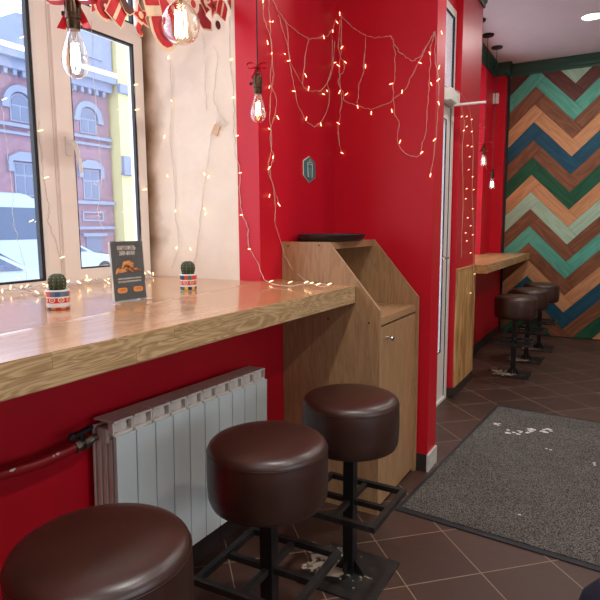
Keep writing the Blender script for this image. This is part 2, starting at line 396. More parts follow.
struct(link('wall_far', B(XW, 4.2, 7.05, 7.2, 0, CEIL), M['outer_wall']))
bm = bmesh.new()
box(bm, 4.0, 4.2, -2.6, -1.6, 0, CEIL); box(bm, 4.0, 4.2, 1.6, 7.05, 0, CEIL); box(bm, 4.0, 4.2, -1.6, 1.6, 0, .9); box(bm, 4.0, 4.2, -1.6, 1.6, 1.95, CEIL)
struct(link('wall_right', bm, M['outer_wall']))
struct(link('wall_back', B(XW, 4.0, -2.8, -2.6, 0, CEIL), M['outer_wall']))

# skirtings
bm = bmesh.new()
y = -2.5
while y < YP-.02:
    box(bm, 0, .010, y+.001, min(y+.298, YP-.011), 0, .09); y += .3
struct(link('baseboard_left', bm, M['tile_dark']))
bm = bmesh.new()
box(bm, .011, XP-.001, YP-.010, YP, 0, .092)
struct(link('baseboard_partition', bm, M['tile_dark']))
struct(link('baseboard_partition_end', B(XP, XP+.010, YP-.010, YP2, 0, .092), M['marble']))
bm = bmesh.new()
box(bm, .283, .325, 4.105, 4.115, 0, .075); box(bm, .325, .335, 4.105, 4.51, 0, .075); box(bm, .325, .335, 4.512, 4.72, 0, .075)
for k in range(6): box(bm, .13, .14, 4.75+k*.36, 4.748+min((k+1)*.36, 2.14), 0, .09)
box(bm, .141, .20, 7.00, 7.01, 0, .06)
struct(link('baseboard_column', bm, M['tile_dark']))

# cornice: a stepped profile run along walls
def cornice(name, path, z0=2.96):
    prof = [(0, z0), (.012, z0), (.015, z0+.03), (.024, z0+.04), (.027, z0+.065), (.038, z0+.09), (.044, z0+.115), (.048, z0+.139), (0, z0+.139)]
    bm = bmesh.new(); rings = []
    P = [Vector((*p, 0)) for p in path]
    for k, p in enumerate(P):
        d0 = (P[k]-P[k-1]).normalized() if k > 0 else (P[1]-P[0]).normalized()
        d1 = (P[k+1]-P[k]).normalized() if k < len(P)-1 else d0
        n0 = Vector((d0.y, -d0.x, 0)); n1 = Vector((d1.y, -d1.x, 0)); nn = n0+n1; nn = nn/(nn.dot(n0))
        rings.append([bm.verts.new((p.x+nn.x*o, p.y+nn.y*o, z)) for o, z in prof])
    for a, b in zip(rings, rings[1:]):
        for i in range(len(prof)):
            j = (i+1) % len(prof); bm.faces.new([a[i], a[j], b[j], b[i]])
    bm.faces.new(rings[0]); bm.faces.new(rings[-1])
    return struct(link(name, bm, M['green']))
cornice('trim_1', [(0, YP2+.2), (.281, YP2+.2), (.281, 4.114), (.326, 4.114), (.326, 4.7215), (0.001, 4.7215), (.001, 6.899), (.135, 6.899), (.135, 7.028), (3.99, 7.028)])
cornice('trim_2', [(.001, -2.5), (.001, YP-.001), (XP+.001, YP-.001), (XP+.001, YP2+.001), (.285, YP2+.001)])
struct(link('trim_3', B(.1345, .160, 6.985, 7.0, 0, 2.96), M['gasket']))

# ------------------------------------------------------------------ window 1 (left bay)
XF = -.643
def ring_rect(bm, x0, x1, ya, yb, za, zb, t, mi=0):
    ty0, ty1, tz0, tz1 = t
    box(bm, x0, x1, ya, yb, za, za+tz0, mi); box(bm, x0, x1, ya, yb, zb-tz1, zb, mi)
    box(bm, x0, x1, ya, ya+ty0, za+tz0, zb-tz1, mi); box(bm, x0, x1, yb-ty1, yb, za+tz0, zb-tz1, mi)
WT = 2.745
bm = bmesh.new()
ring_rect(bm, XF-.03, XF, -.595, 1.522, .958, WT, (.06, .075, .115, .06))
win = struct(link('window_1', bm, M['cream']))
bm = bmesh.new(); ring_rect(bm, XF-.03, XF, 1.5275, 2.026, .958, WT, (.012, .02, .08, .05))
box(bm, XF-.03, XF, 1.5395, 2.006, 2.115, 2.205)
link('window_frame', bm, M['cream'], win)
bm = bmesh.new(); ring_rect(bm, XF-.028, XF+.016, 1.531, 2.016, 1.032, 2.150, (.078, .055, .078, .04))
sash = link('sash', bm, M['cream'], win)
bm = bmesh.new(); ring_rect(bm, XF-.020, XF+.002, -.53, 1.4485, 1.072, WT-.065, (.013, .014, .008, .01))
link('gasket', bm, M['gasket'], win)
bm = bmesh.new(); ring_rect(bm, XF+.000, XF+.0165, 1.608, 1.962, 1.109, 2.111, (.004, .010, .006, .010)); ring_rect(bm, XF-.02, XF+.002, 1.5395, 1.985, 2.205, WT-.05, (.006, .010, .006, .01))
link('gasket', bm, M['gasket'], win)
bm = bmesh.new(); box(bm, XF-.012, XF-.008, -.52, 1.436, 1.079, WT-.074)
link('pane', bm, M['glass'], win)
bm = bmesh.new(); box(bm, XF+.006, XF+.010, 1.611, 1.953, 1.116, 2.102); box(bm, XF-.012, XF-.008, 1.545, 1.975, 2.210, WT-.06)
link('pane', bm, M['glass'], win)
bm = bmesh.new(); box(bm, XF+.0005, XF+.004, 1.450, 1.468, 1.072, WT-.07)
link('bead', bm, M['white'], win)
bm = bmesh.new()
box(bm, XF+.0165, XF+.026, 1.563, 1.590, 1.575, 1.650, bev=.003)
tube(bm, [(XF+.025, 1.576, 1.628), (XF+.050, 1.577, 1.628), (XF+.056, 1.582, 1.620), (XF+.056, 1.598, 1.56), (XF+.056, 1.606, 1.505)], [.008, .008, .009, .008, .007], 8)
link('handle', bm, M['white'], win, True)
struct(link('trim_4', B(XF-.03, XF-.004, 2.0265, 2.037, .958, WT), M['seal']))
portal('window_portal', (XW-.05, .72, 1.85), (0, -PI/2, 0), 1.75, 2.6)
# second window in the far bay
bm = bmesh.new(); ring_rect(bm, XF-.03, XF, 4.725, 6.458, .885, 2.945, (.07, .07, .07, .07)); box(bm, XF-.03, XF, 5.65, 5.73, .955, 2.875)
win2 = struct(link('window_2', bm, M['cream']))
bm = bmesh.new(); box(bm, XF-.04, XF-.036, 4.795, 5.65, .955, 2.875); box(bm, XF-.04, XF-.036, 5.73, 6.388, .955, 2.875)
link('pane', bm, M['glass'], win2)
portal('window_portal', (XW-.05, 5.69, 1.9), (0, -PI/2, 0), 2.0, 1.5)

bm = bmesh.new(); ring_rect(bm, 4.05, 4.12, -1.599, 1.599, 0.901, 1.949, (.06, .06, .06, .06)); box(bm, 4.05, 4.12, -.03, .03, .961, 1.889)  # unseen window added in the right wall for cool side fill
win3 = struct(link('added_fill_window', bm, M['cream']))
bm = bmesh.new(); box(bm, 4.08, 4.084, -1.539, -.03, .961, 1.889); box(bm, 4.08, 4.084, .03, 1.539, .961, 1.889); link('pane', bm, M['glass'], win3)
portal('window_portal', (4.25, 0, 1.43), (0, PI/2, 0), 1.05, 3.2)
# ------------------------------------------------------------------ street door with transom
bm = bmesh.new()
ring_rect(bm, .20, .285, 3.055, 4.095, 0, 2.745, (.06, .035, .02, .05)); box(bm, .20, .285, 3.115, 4.06, 2.10, 2.20)
door = struct(link('door_1', bm, M['white']))
bm = bmesh.new(); ring_rect(bm, .205, .270, 3.12, 4.055, .025, 2.095, (.09, .09, .35, .09))
link('door_leaf', bm, M['white'], door)
bm = bmesh.new(); box(bm, .258, .262, 3.21, 3.965, .375, 2.005); box(bm, .268, .272, 3.115, 4.06, 2.2, 2.695)
link('pane', bm, M['glass'], door)
bm = bmesh.new(); ring_rect(bm, .262, .2705, 3.208, 3.967, .373, 2.007, (.004, .004, .004, .004)); ring_rect(bm, .270, .2855, 3.115, 4.06, 2.2, 2.695, (.004, .004, .004, .004))
box(bm, .262, .2745, 4.053, 4.060, .03, 2.095)
link('gasket', bm, M['gasket'], door)
bm = bmesh.new(); box(bm, .272, .275, 3.915, 3.945, .95, 1.15, bev=.001); tube(bm, [(.275, 3.93, 1.06), (.315, 3.93, 1.06), (.315, 3.82, 1.06)], .008, 8)
link('handle', bm, M['chrome'], door, True)
portal('door_portal', (.15, 3.58, 1.4), (0, -PI/2, 0), 2.6, .9)
t = thing('door_closer', 'white box door closer with a long flat arm above the street door', 'door closer', (.286, 3.98, 2.10))
bm = bmesh.new(); box(bm, 0, .05, -.16, .07, .01, .085, bev=.004); link('body', bm, M['white'], t, True)
bm = bmesh.new(); bar(bm, (.03, .0, .0), (.235, .02, .002), .03, .012); link('arm', bm, M['white'], t)

# ------------------------------------------------------------------ herringbone cladding
def clip(poly, xmin, xmax, zmin, zmax):
    for k, lim, sgn in ((0, xmin, 1), (0, xmax, -1), (1, zmin, 1), (1, zmax, -1)):
        out = []
        for i in range(len(poly)):
            a, b = poly[i-1], poly[i]
            ia, ib = sgn*(a[k]-lim) >= 0, sgn*(b[k]-lim) >= 0
            if ia != ib:
                tt = (lim-a[k])/(b[k]-a[k]); out.append(tuple(a[j]+(b[j]-a[j])*tt for j in range(2)))
            if ib: out.append(b)
        poly = out
        if len(poly) < 3: return []
    return poly
CH = {'sage': (srgb(170, 196, 168), srgb(148, 178, 150)), 'darkbrown': (srgb(104, 56, 44), srgb(78, 40, 32)), 'mint': (srgb(96, 172, 148), srgb(76, 150, 128)),
      'brown': (srgb(138, 90, 60), srgb(104, 64, 42)), 'tan': (srgb(206, 152, 106), srgb(178, 124, 82)), 'blue': (srgb(28, 84, 104), srgb(20, 66, 84)), 'green': (srgb(30, 92, 62), srgb(20, 70, 46))}
chm = {k: wood('stained_board_'+k, v[0], v[1], 'X', 1.0, .55, use_uv=True, ring=.4, bump=.1, spec=.3) for k, v in CH.items()}
keys = list(CH)
ROW = ['sage', 'darkbrown', 'mint', 'brown', 'tan', 'blue', 'brown', 'green', 'tan', 'sage', 'brown', 'mint', 'brown', 'tan', 'blue', 'brown', 'green', 'tan', 'brown', 'mint', 'brown']
UP = ['darkbrown', 'mint', 'brown', 'tan', 'blue']
Wd, Ln, X0 = .1372, .573, .428
bm = bmesh.new(); uvl = bm.loops.layers.uv.new('UVMap')
s2 = 1/math.sqrt(2)
z0top = 2.812 + Ln*s2       # lattice origin height of row 0
for row in range(-5, 21):
    col = ROW[row] if row >= 0 else UP[-row-1]
    for c_ in range(-2, 5):
        ou = Ln*c_; ov = Ln*c_
        du, dv = Wd*row, -Wd*row            # rows go down with index
        for kind in ('u', 'v'):
            if kind == 'u': u0, u1, v0, v1 = 0, Ln, 0, Wd
            else: u0, u1, v0, v1 = Ln-Wd, Ln, Wd, Wd+Ln
            g = .0012
            rect = [(u0+g, v0+g), (u1-g, v0+g), (u1-g, v1-g), (u0+g, v1-g)]
            poly = [(X0+(u+v+ou+ov+du+dv)*s2, z0top+(-(u+ou+du)+(v+ov+dv))*s2) for u, v in rect]
            poly = clip(poly, .160, 3.98, .012, 2.965)
            if not poly: continue
            f0 = len(bm.faces)
            fs = prism(bm, poly, 'y', 7.012, 7.040, keys.index(col))
            rx, ry = random.random()*9, random.random()*9
            for f in fs:
                for lp in f.loops:
                    x_, z_ = lp.vert.co.x, lp.vert.co.z
                    uu, vv = (x_-z_)*s2, (x_+z_)*s2
                    lp[uvl].uv = ((uu if kind == 'u' else vv)+rx, (vv if kind == 'u' else uu)+ry)
cl = link('herringbone_cladding', bm, [chm[k] for k in keys])
tag(cl, 'zigzag wall cladding of stained wooden boards in mint, blue, green, tan and brown', 'wall cladding')
bk = link('backing_board', B(.158, 3.985, 7.0405, 7.049, .005, 2.965), M['gasket'], cl)

# ------------------------------------------------------------------ ceiling downlights
dlp = None
names = ['round recessed ceiling downlight near the herringbone wall, shining', 'unseen added ceiling downlight beside the herringbone wall further right']
for i, (x, y_) in enumerate(DOWN):
    t = thing('ceiling_downlight', names[i] if i < 2 else ['', '', 'unseen added ceiling downlight above the entrance mat', 'unseen added ceiling downlight to the right of the entrance mat', 'unseen added ceiling downlight over the near stools', 'unseen added ceiling downlight in the middle of the near room', 'unseen added ceiling downlight behind the camera by the window', 'unseen added ceiling downlight behind the camera, away from the window'][i], 'ceiling light', (x, y_, CEIL), 0, 'recessed ceiling downlights')
    bm = bmesh.new(); lathe(bm, [(.088, -.001), (.10, -.001), (.10, -.006), (.088, -.010), (.085, -.003)], 32); link('rim', bm, M['white'], t, True)
    bm = bmesh.new(); lathe(bm, [(0, -.004), (.085, -.004), (.085, -.0015), (0, -.0015)], 32); link('diffuser', bm, M['lampdisc'], t)
    l = bpy.data.lights.new('downlight_glow', 'AREA'); l.shape = 'DISK'; l.size = .16; l.energy = DOWN_POWER[i]; l.color = (1, .95, .90)
    o = bpy.data.objects.new('downlight_glow', l); C.objects.link(o); o.parent = t; o.location = (0, 0, -.012)

# ------------------------------------------------------------------ window counter
t = thing('window_counter', 'thick oak stave counter running along the front window', 'counter', (0, 0, 0))
bm = bmesh.new()
outl = [(-.642, -1.2, 1.046), (-.642, 2.0365, 1.046), (-.001, 2.0365, 1.045), (.001, 2.214, 1.043), (.3745, 2.214, 1.026), (.3565, -1.2, 1.036)]
top = [bm.verts.new(p) for p in outl]; bot = [bm.verts.new((p[0], p[1], p[2]-.074)) for p in outl]
bm.faces.new(top); bm.faces.new(bot[::-1])
for i in range(6): bm.faces.new([bot[i], bot[(i+1) % 6], top[(i+1) % 6], top[i]])
bmesh.ops.recalc_face_normals(bm, faces=bm.faces[:])
bmesh.ops.bevel(bm, geom=[e for e in bm.edges if all(v.co.x > .3 for v in e.verts)], offset=.003, segments=2, affect='EDGES')
for f in bm.faces:
    if f.normal.z < .7: f.material_index = 1
link('counter_top', bm, [M['counter'], M['counter_edge']], t)
t2 = thing('side_counter', 'short oak counter in the far niche before the zigzag wall', 'counter', (0, 0, 0))
bm = bmesh.new()
prism(bm, [(-.642, 4.722), (.425, 4.722), (.447, 7.01), (.141, 7.01), (.141, 6.898), (-.0005, 6.898), (-.0005, 6.460), (-.642, 6.460)], 'z', .893, .962)
link('counter_top', bm, M['counter2'], t2)

# knotty pine panel on the column
t = thing('pine_panel', 'knotty pine plank panel on the red column beside the street door', 'wood panel', (0, 0, 0))
bm = bmesh.new(); box(bm, .3255, .338, 4.118, 4.715, .078, .955, bev=.001); link('plank_face', bm, M['pine'], t)
bm = bmesh.new(); box(bm, .3255, .342, 4.118, 4.715, .9555, .968, bev=.001); link('cap_rail', bm, M['pine'], t)

# ------------------------------------------------------------------ tray-return cabinet
YC, XC = 2.2165, .486
t = thing('tray_return_cabinet', 'oak laminate cabinet with a sloping open hatch and a low door', 'cabinet', (0, YC, 0))
side = [(.002, 0.0), (XC, 0.0), (XC, .923), (.240, 1.212), (.002, 1.212)]
WC = YP-.012-YC
bm = bmesh.new(); prism(bm, side, 'y', 0, .018); link('side_panel', bm, M['oak_lam'], t)
bm = bmesh.new(); prism(bm, side, 'y', WC-.018, WC); link('side_panel', bm, M['oak_lam'], t)
bm = bmesh.new(); box(bm, .003, .236, .0185, WC-.0185, 1.180, 1.211); link('top_board', bm, M['oak_lam_y'], t)
bm = bmesh.new(); box(bm, .020, .474, .0185, WC-.0185, .852, .884); link('shelf', bm, M['oak_lam_y'], t)
bm = bmesh.new(); box(bm, .003, .018, .0185, WC-.0185, .02, 1.178); link('back_panel', bm, M['oak_lam'], t)
bm = bmesh.new(); box(bm, .456, .474, .0205, WC-.0205, .02, .842, bev=.001); d = link('door', bm, M['oak_lam'], t)
bm = bmesh.new()
lathe(bm, [(0, 0), (.008, 0), (.006, .012), (.012, .018), (.0135, .025), (.010, .031), (0, .032)], 16)
k = link('knob', bm, M['chrome'], d, True, (.474, .122, .786)); k.rotation_euler = (0, PI/2, 0)
for x, z in ((.035, 1.194), (.195, 1.199), (.24, .871), (.437, .868)):
    bm = bmesh.new(); lathe(bm, [(0, -.002), (.004, -.002), (.004, .001), (0, .001)], 10)
    k = link('screw_cap', bm, M['gasket'], t, False, (x, -.0005, z)); k.rotation_euler = (PI/2, 0, 0)
for yy in (0, WC-.018):
    bm = bmesh.new(); e1 = [(XC+.0002, .01), (XC+.0002, .9232), (.2403, 1.2123), (.004, 1.2123)]
    for (xa, za), (xb, zb) in zip(e1, e1[1:]): bar(bm, (xa, yy+.009, za), (xb, yy+.009, zb), .0165, .0012) if abs(xa-xb) > 1e-6 else box(bm, xa, xa+.0008, yy+.001, yy+.017, za, zb)
    link('edge_banding', bm, M['oak_edge'], t)
t = thing('serving_tray', 'dark oval serving tray lying on the cabinet top', 'tray', (.150, 2.44, 1.2135))
bm = bmesh.new()
lathe(bm, [(0, 0), (.90, 0), (.98, .014), (1.0, .026), (.985, .030), (.95, .020), (.88, .006), (0, .006)], 48, sx=.148, sy=.205)
link('tray_body', bm, M['tray'], t, True)
bm = bmesh.new()
tube(bm, [(.147*math.cos(a), .204*math.sin(a), .029) for a in [2*PI*i/40 for i in range(40)]], .0035, 6, closed=True); link('rim', bm, M['gasket'], t, True)

# hexagonal sign
t = thing('drinks_sign', 'small teal hexagonal sign with a cup outline on the red wall', 'sign', (0.0015, 2.4725, 1.560), 0)
hexp = [(-.052, -.030), (.002, -.060), (.062, -.033), (.062, .036), (.004, .062), (-.052, .036)]
bm = bmesh.new(); prism(bm, [(a*1.05, b*1.05) for a, b in hexp], 'x', 0, .004); link('rim', bm, M['offwhite'], t)
bm = bmesh.new(); prism(bm, hexp, 'x', .0042, .0065); link('plate', bm, M['teal'], t)
bm = bmesh.new()
def outline(bm, pts, r, x): tube(bm, [(x, a, b) for a, b in pts], r, 5, closed=True)
outline(bm, [(-.016, -.036), (.024, -.036), (.028, .022), (-.020, .022)], .0018, .008); outline(bm, [(-.024, .026), (.032, .026), (.026, .034), (-.018, .034)], .0016, .008); outline(bm, [(-.006, .038), (.014, .038), (.012, .046), (-.004, .046)], .0012, .008)
link('cup_outline', bm, M['offwhite'], t)
bm = bmesh.new(); prism(bm, [(-.012, -.031), (.020, -.031), (.022, .008), (-.014, .008)], 'x', .0066, .0075); link('cup_fill', bm, M['teal2'], t)

# ------------------------------------------------------------------ radiator
t = thing('radiator', 'white ten section radiator on the red wall under the counter', 'radiator', (0, 1.0647, 0))
t.rotation_euler = (-.0245, 0, 0)
ZB, ZT = .193, .682
def rad_section():
    bm = bmesh.new(); w_ = .0775
    box(bm, .116, .130, .0022, w_, ZB, ZT, 0, bev=.002)
    for x0 in (.044, .068, .092): box(bm, x0, x0+.016, .004, w_-.002, ZB+.02, ZT-.012, 1, bev=.002)
    box(bm, .036, .112, w_/2-.004, w_/2+.004, ZB+.02, ZT, 1)
    box(bm, .028, .034, .003, w_-.001, ZB+.01, ZT+.02, 1)
    for zz in (ZT-.002, ZB+.03):
        box(bm, .050, .096, .0003, .0797, zz-.024, zz+.020, 1, bev=.006)
    # hood: thin top plate over an open front, side cheeks, curved louvre behind the opening
    box(bm, .040, .121, .0035, w_-.001, ZT+.038, ZT+.045, 1, bev=.002)
    box(bm, .030, .040, .008, w_-.012, ZT+.034, ZT+.041, 1)
    box(bm, .100, .117, .001, .005, ZT+.002, ZT+.038, 1); box(bm, .100, .117, w_-.004, w_+.0008, ZT+.002, ZT+.038, 1)
    box(bm, .098, .120, .005, w_-.004, ZT-.002, ZT+.008, 1)
    return bm
bm = rad_section()
sec = link('radiator_section', bm, [M['rad'], M['rad_beige']], t)
bm = bmesh.new(); prism(bm, [(.092, .006), (.096, .006), (.118, .030), (.118, .052), (.114, .052), (.113, .032)], 'z', ZT+.0085, ZT+.0375)
louv = link('louvre', bm, M['rad_beige'], sec)
slot = louv
for i in range(1, 10):
    s = sec.copy(); C.objects.link(s); s.parent = t; s.location = (0, .08*i, 0)
    c = louv.copy(); C.objects.link(c); c.parent = s
bm = bmesh.new(); lathe(bm, [(0, 0), (.021, 0), (.021, .012), (.016, .016), (0, .016)], 8); k = link('end_plug', bm, M['rad_beige'], t, False, (.073, .816, ZT-.005)); k.rotation_euler = (PI/2, 0, 0)
t = thing('heating_pipe', 'red painted heating pipe with chipped paint joining the radiator', 'pipe', (0, 0, 0))
bm = bmesh.new(); tube(bm, smooth_path([(.07, .20, .715), (.07, .60, .705), (.07, .78, .682), (.07, .87, .672), (.07, .95, .673), (.07, .985, .676)], 6), .0155, 14)
pp = link('pipe_run', bm, M['pipe'], t, True)
for yy, zz, l_ in ((.795, .6905, .010), (.925, .685, .006), (.912, .684, .003)):
    bm = bmesh.new(); tube(bm, [(.0822, yy-l_, zz-.003), (.0832, yy, zz-.003), (.0822, yy+l_, zz-.002)], [.001, .0045, .001], 6)
    link('bare_patch', bm, M['chip'], pp, True)
t = thing('radiator_valve', 'dull steel radiator valve with a black lever at the pipe end', 'valve', (.07, 0, 0))
bm = bmesh.new()
tube(bm, [(0, .986, .676), (0, 1.000, .677)], .020, 6); tube(bm, [(0, 1.000, .677), (0, 1.030, .679)], .0155, 12); tube(bm, [(0, 1.012, .678), (0, 1.024, .679)], .022, 12)
tube(bm, [(0, 1.030, .679), (0, 1.044, .680)], .016, 6); tube(bm, [(0, 1.044, .680), (0, 1.064, .680)], .011, 12)
link('body', bm, M['steel'], t, True)
bm = bmesh.new(); tube(bm, [(0, 1.012, .690), (0, 1.012, .708)], .006, 8); bar(bm, (0, .980, .708), (0, 1.044, .714), .018, .009)
tube(bm, [(0, .972, .703), (0, .985, .709)], [.006, .012], 8); tube(bm, [(0, 1.040, .713), (0, 1.052, .716)], [.011, .005], 8)
link('lever', bm, M['gasket'], t, True)

# ------------------------------------------------------------------ bar stools
def make_stool():
    t = thing('bar_stool', 'x', 'bar stool', (0, 0, 0), 0, 'round leather bar stools')
    R, Zs, H = .172, .682, .183
    bm = bmesh.new()
    prof = [(0, Zs+.013), (R*.4, Zs+.012), (R*.70, Zs+.008), (R*.85, Zs+.003), (R*.93, Zs-.003), (R*.975, Zs-.011), (R*.992, Zs-.019), (R*.997, Zs-.0225), (R*.994, Zs-.0245),
            (R*1.0, Zs-.030), (R*1.008, Zs-.07), (R*1.006, Zs-.13), (R*.990, Zs-H+.022), (R*.955, Zs-H+.007), (R*.88, Zs-H), (0, Zs-H)]
    lathe(bm, prof[::-1], 72); s = link('seat', bm, M['leather'], t, True)
    bm = bmesh.new(); tube(bm, [(R*1.0*math.cos(a), R*1.0*math.sin(a), Zs-.0235) for a in [2*PI*i/72 for i in range(72)]], .0010, 6, closed=True)
    link('piping', bm, M['leather'], s, True)
    bm = bmesh.new(); box(bm, -.02, .02, -.02, .02, .008, Zs-H-.008, bev=.002); link('post', bm, M['metal_black'], t)
    bm = bmesh.new(); box(bm, -.09, .09, -.09, .09, Zs-H-.0075, Zs-H-.0005); link('seat_plate', bm, M['metal_black'], t)
    h, a, zf = .3, .150, .018
    bm = bmesh.new()
    for sx in (-1, 1):
        box(bm, sx*a-.010, sx*a+.010, -a-.010, a+.010, h-.020, h, bev=.0015)
        box(bm, -a+.011, a-.011, sx*a-.010, sx*a+.010, h-.020, h, bev=.0015)
    link('footrest_ring', bm, M['worn_black'], t)
    bm = bmesh.new()
    for sx in (-1, 1):
        box(bm, min(sx*.0205, sx*(a-.011)), max(sx*.0205, sx*(a-.011)), -.009, .009, h-.021, h-.003)
        box(bm, -.009, .009, min(sx*.0205, sx*(a-.011)), max(sx*.0205, sx*(a-.011)), h-.021, h-.003)
    link('footrest_brace', bm, M['worn_black'], t)
    bm = bmesh.new()
    for sx in (-1, 1):
        prism(bm, [(sx*.0205, .009), (sx*.06, .009), (sx*.0205, .06)], 'y', -.003, .003)
        prism(bm, [(sx*.0205, .009), (sx*.06, .009), (sx*.0205, .06)], 'x', -.003, .003)
    link('gusset', bm, M['metal_black'], t)
    bm = bmesh.new(); box(bm, -.145, .145, -.145, .145, 0, .008, bev=.0015); link('base_plate', bm, M['worn_black'], t)
    return t
st = make_stool()
st.location = (.523, .686, 0)
st['label'] = 'nearest and largest looking brown leather bar stool, cut by the picture edge'
dup(st, (.5175, 1.284, 0), .03, 'brown leather bar stool in front of the white radiator, middle of the near row')
dup(st, (.553, 1.775, 0), .0, 'brown leather bar stool standing against the oak tray cabinet')
dup(st, (.612, 5.03, 0), .02, 'dark leather bar stool at the far counter, the nearest of its row')
dup(st, (.635, 5.66, 0), -.02, 'dark leather bar stool at the far counter, the middle one, half hidden')
dup(st, (.675, 6.24, 0), .03, 'dark leather bar stool at the far counter, closest to the zigzag wall')

# grime of melted snow and salt around the stool bases
def splash(bm, cx, cy, r, n, z, rnd, lo=.25):
    for _ in range(n):
        a = rnd.random()*2*PI; d = r*rnd.random()**.6; s = rnd.uniform(.004, .016)
        px_, py_ = cx+d*math.cos(a), cy+d*math.sin(a)
        k = rnd.randint(5, 8); ph = rnd.random()*6
        pts = [(px_+s*rnd.uniform(.5, 1.3)*math.cos(ph+2*PI*i/k), py_+s*rnd.uniform(.4, 1.1)*math.sin(ph+2*PI*i/k)) for i in range(k)]
        prism(bm, pts, 'z', z, z+.0006)
def grime_mat():
    mt, nt, b = new_mat('dried_salt_grime'); N = nt.nodes.new; L = nt.links.new
    b.inputs['Base Color'].default_value = srgb(176, 160, 140); b.inputs['Roughness'].default_value = .9
    t = N('ShaderNodeTexCoord'); n = N('ShaderNodeTexNoise'); n.inputs['Scale'].default_value = 38; n.inputs['Detail'].default_value = 6; L(t.outputs['Object'], n.inputs['Vector'])
    s = N('ShaderNodeVectorMath'); s.operation = 'LENGTH'; L(t.outputs['Object'], s.inputs[0])
    mr = N('ShaderNodeMapRange'); mr.inputs['From Min'].default_value = .07; mr.inputs['From Max'].default_value = .15; mr.inputs['To Min'].default_value = .10; mr.inputs['To Max'].default_value = -.28; L(s.outputs['Value'], mr.inputs['Value'])
    n2 = N('ShaderNodeTexNoise'); n2.inputs['Scale'].default_value = 9; n2.inputs['Detail'].default_value = 3; L(t.outputs['Object'], n2.inputs['Vector'])
    a = N('ShaderNodeMath'); a.operation = 'ADD'; L(n.outputs['Fac'], a.inputs[0]); L(mr.outputs[0], a.inputs[1])
    a2 = N('ShaderNodeMath'); a2.operation = 'MULTIPLY_ADD'; a2.inputs[1].default_value = 1.0; L(n2.outputs['Fac'], a2.inputs[0]); L(a.outputs[0], a2.inputs[2])
    r = N('ShaderNodeMapRange'); r.inputs['From Min'].default_value = .97; r.inputs['From Max'].default_value = 1.12; r.inputs['To Max'].default_value = .9; L(a2.outputs[0], r.inputs['Value'])
    L(r.outputs[0], b.inputs['Alpha']); return mt
M['grime'] = grime_mat()
for cx, cy, nm in ((.46, 1.79, 'dried salt and melted snow crust on the base of the stool beside the cabinet'), (.54, 5.02, 'dried salt crust on the base of the nearest far stool'),
                   (.57, 5.62, 'dried salt crust on the base of the middle far stool'), (.60, 6.2, 'dried salt crust on the base of the farthest stool')):
    bm = bmesh.new(); n_ = 10
    lathe(bm, [(0, 0), (.05, .002), (.10, .0018), (.19, 0)], 28)
    o = link('salt_crust', bm, M['grime'], None, True, (cx, cy, .0088)); tag(o, nm, 'dried salt', 'salt crusts on the floor', 'stuff')

# ------------------------------------------------------------------ entrance mat
t = thing('entrance_mat', 'large grey ribbed entrance mat with a dark rubber border', 'mat', (0, 0, 0))
nl, fl = Vector((.536, 2.302)), Vector((.654, 4.076)); nr = nl+Vector((.9962, -.0872))*1.25; fr = fl+Vector((.9975, -.0710))*1.25
bm = bmesh.new(); prism(bm, [tuple(nl), tuple(nr), tuple(fr), tuple(fl)], 'z', .0004, .005); link('rubber_border', bm, M['gasket'], t)
cen = (nl+nr+fr+fl)/4
inn = [cen+(p-cen)*s for p, s in ((nl, .965), (nr, .965), (fr, .965), (fl, .965))]
bm = bmesh.new(); prism(bm, [tuple(p) for p in inn], 'z', .005, .009); link('carpet_pile', bm, M['carpet'], t)
M['snow'] = plain('trodden_snow', srgb(226, 222, 216), .7)
rnd = random.Random(5)
for nm, px_, py_, n_, sx in (('smear of white snow on the mat, the brightest patch', 540, 430, 12, 13), ('thin trail of white crumbs left of the brightest snow patch', 519, 432, 8, 12), ('tiny snow crumbs at the far left corner of the mat', 498, 424, 5, 4),
                         ('single white crumb near the right side of the mat', 595, 464, 2, 1), ('tiny white crumb in the middle of the mat', 550, 449, 2, 4), ('tiny white crumb at the near part of the mat', 519, 514, 1, 1)):
    bm = bmesh.new(); c0 = on(px_, py_, 'z', .0095)
    for _ in range(n_):
        p = on(px_+rnd.uniform(-sx, sx), py_+rnd.uniform(-1.2, 1.2)*(1 if n_ < 6 else 2.0), 'z', .0095)-c0; s = rnd.uniform(.004, .011) if n_ > 2 else .005
        k = 7; ph = rnd.random()*6
        prism(bm, [(p.x+s*rnd.uniform(1, 2.4)*math.cos(ph+2*PI*i/k), p.y+s*rnd.uniform(.5, 1.2)*math.sin(ph+2*PI*i/k)) for i in range(k)], 'z', -.0006, rnd.uniform(.001, .003))
    o = link('snow_crumbs', bm, M['snow'], None, False, tuple(c0)); tag(o, nm, 'snow', 'snow crumbs on the mat', 'stuff')

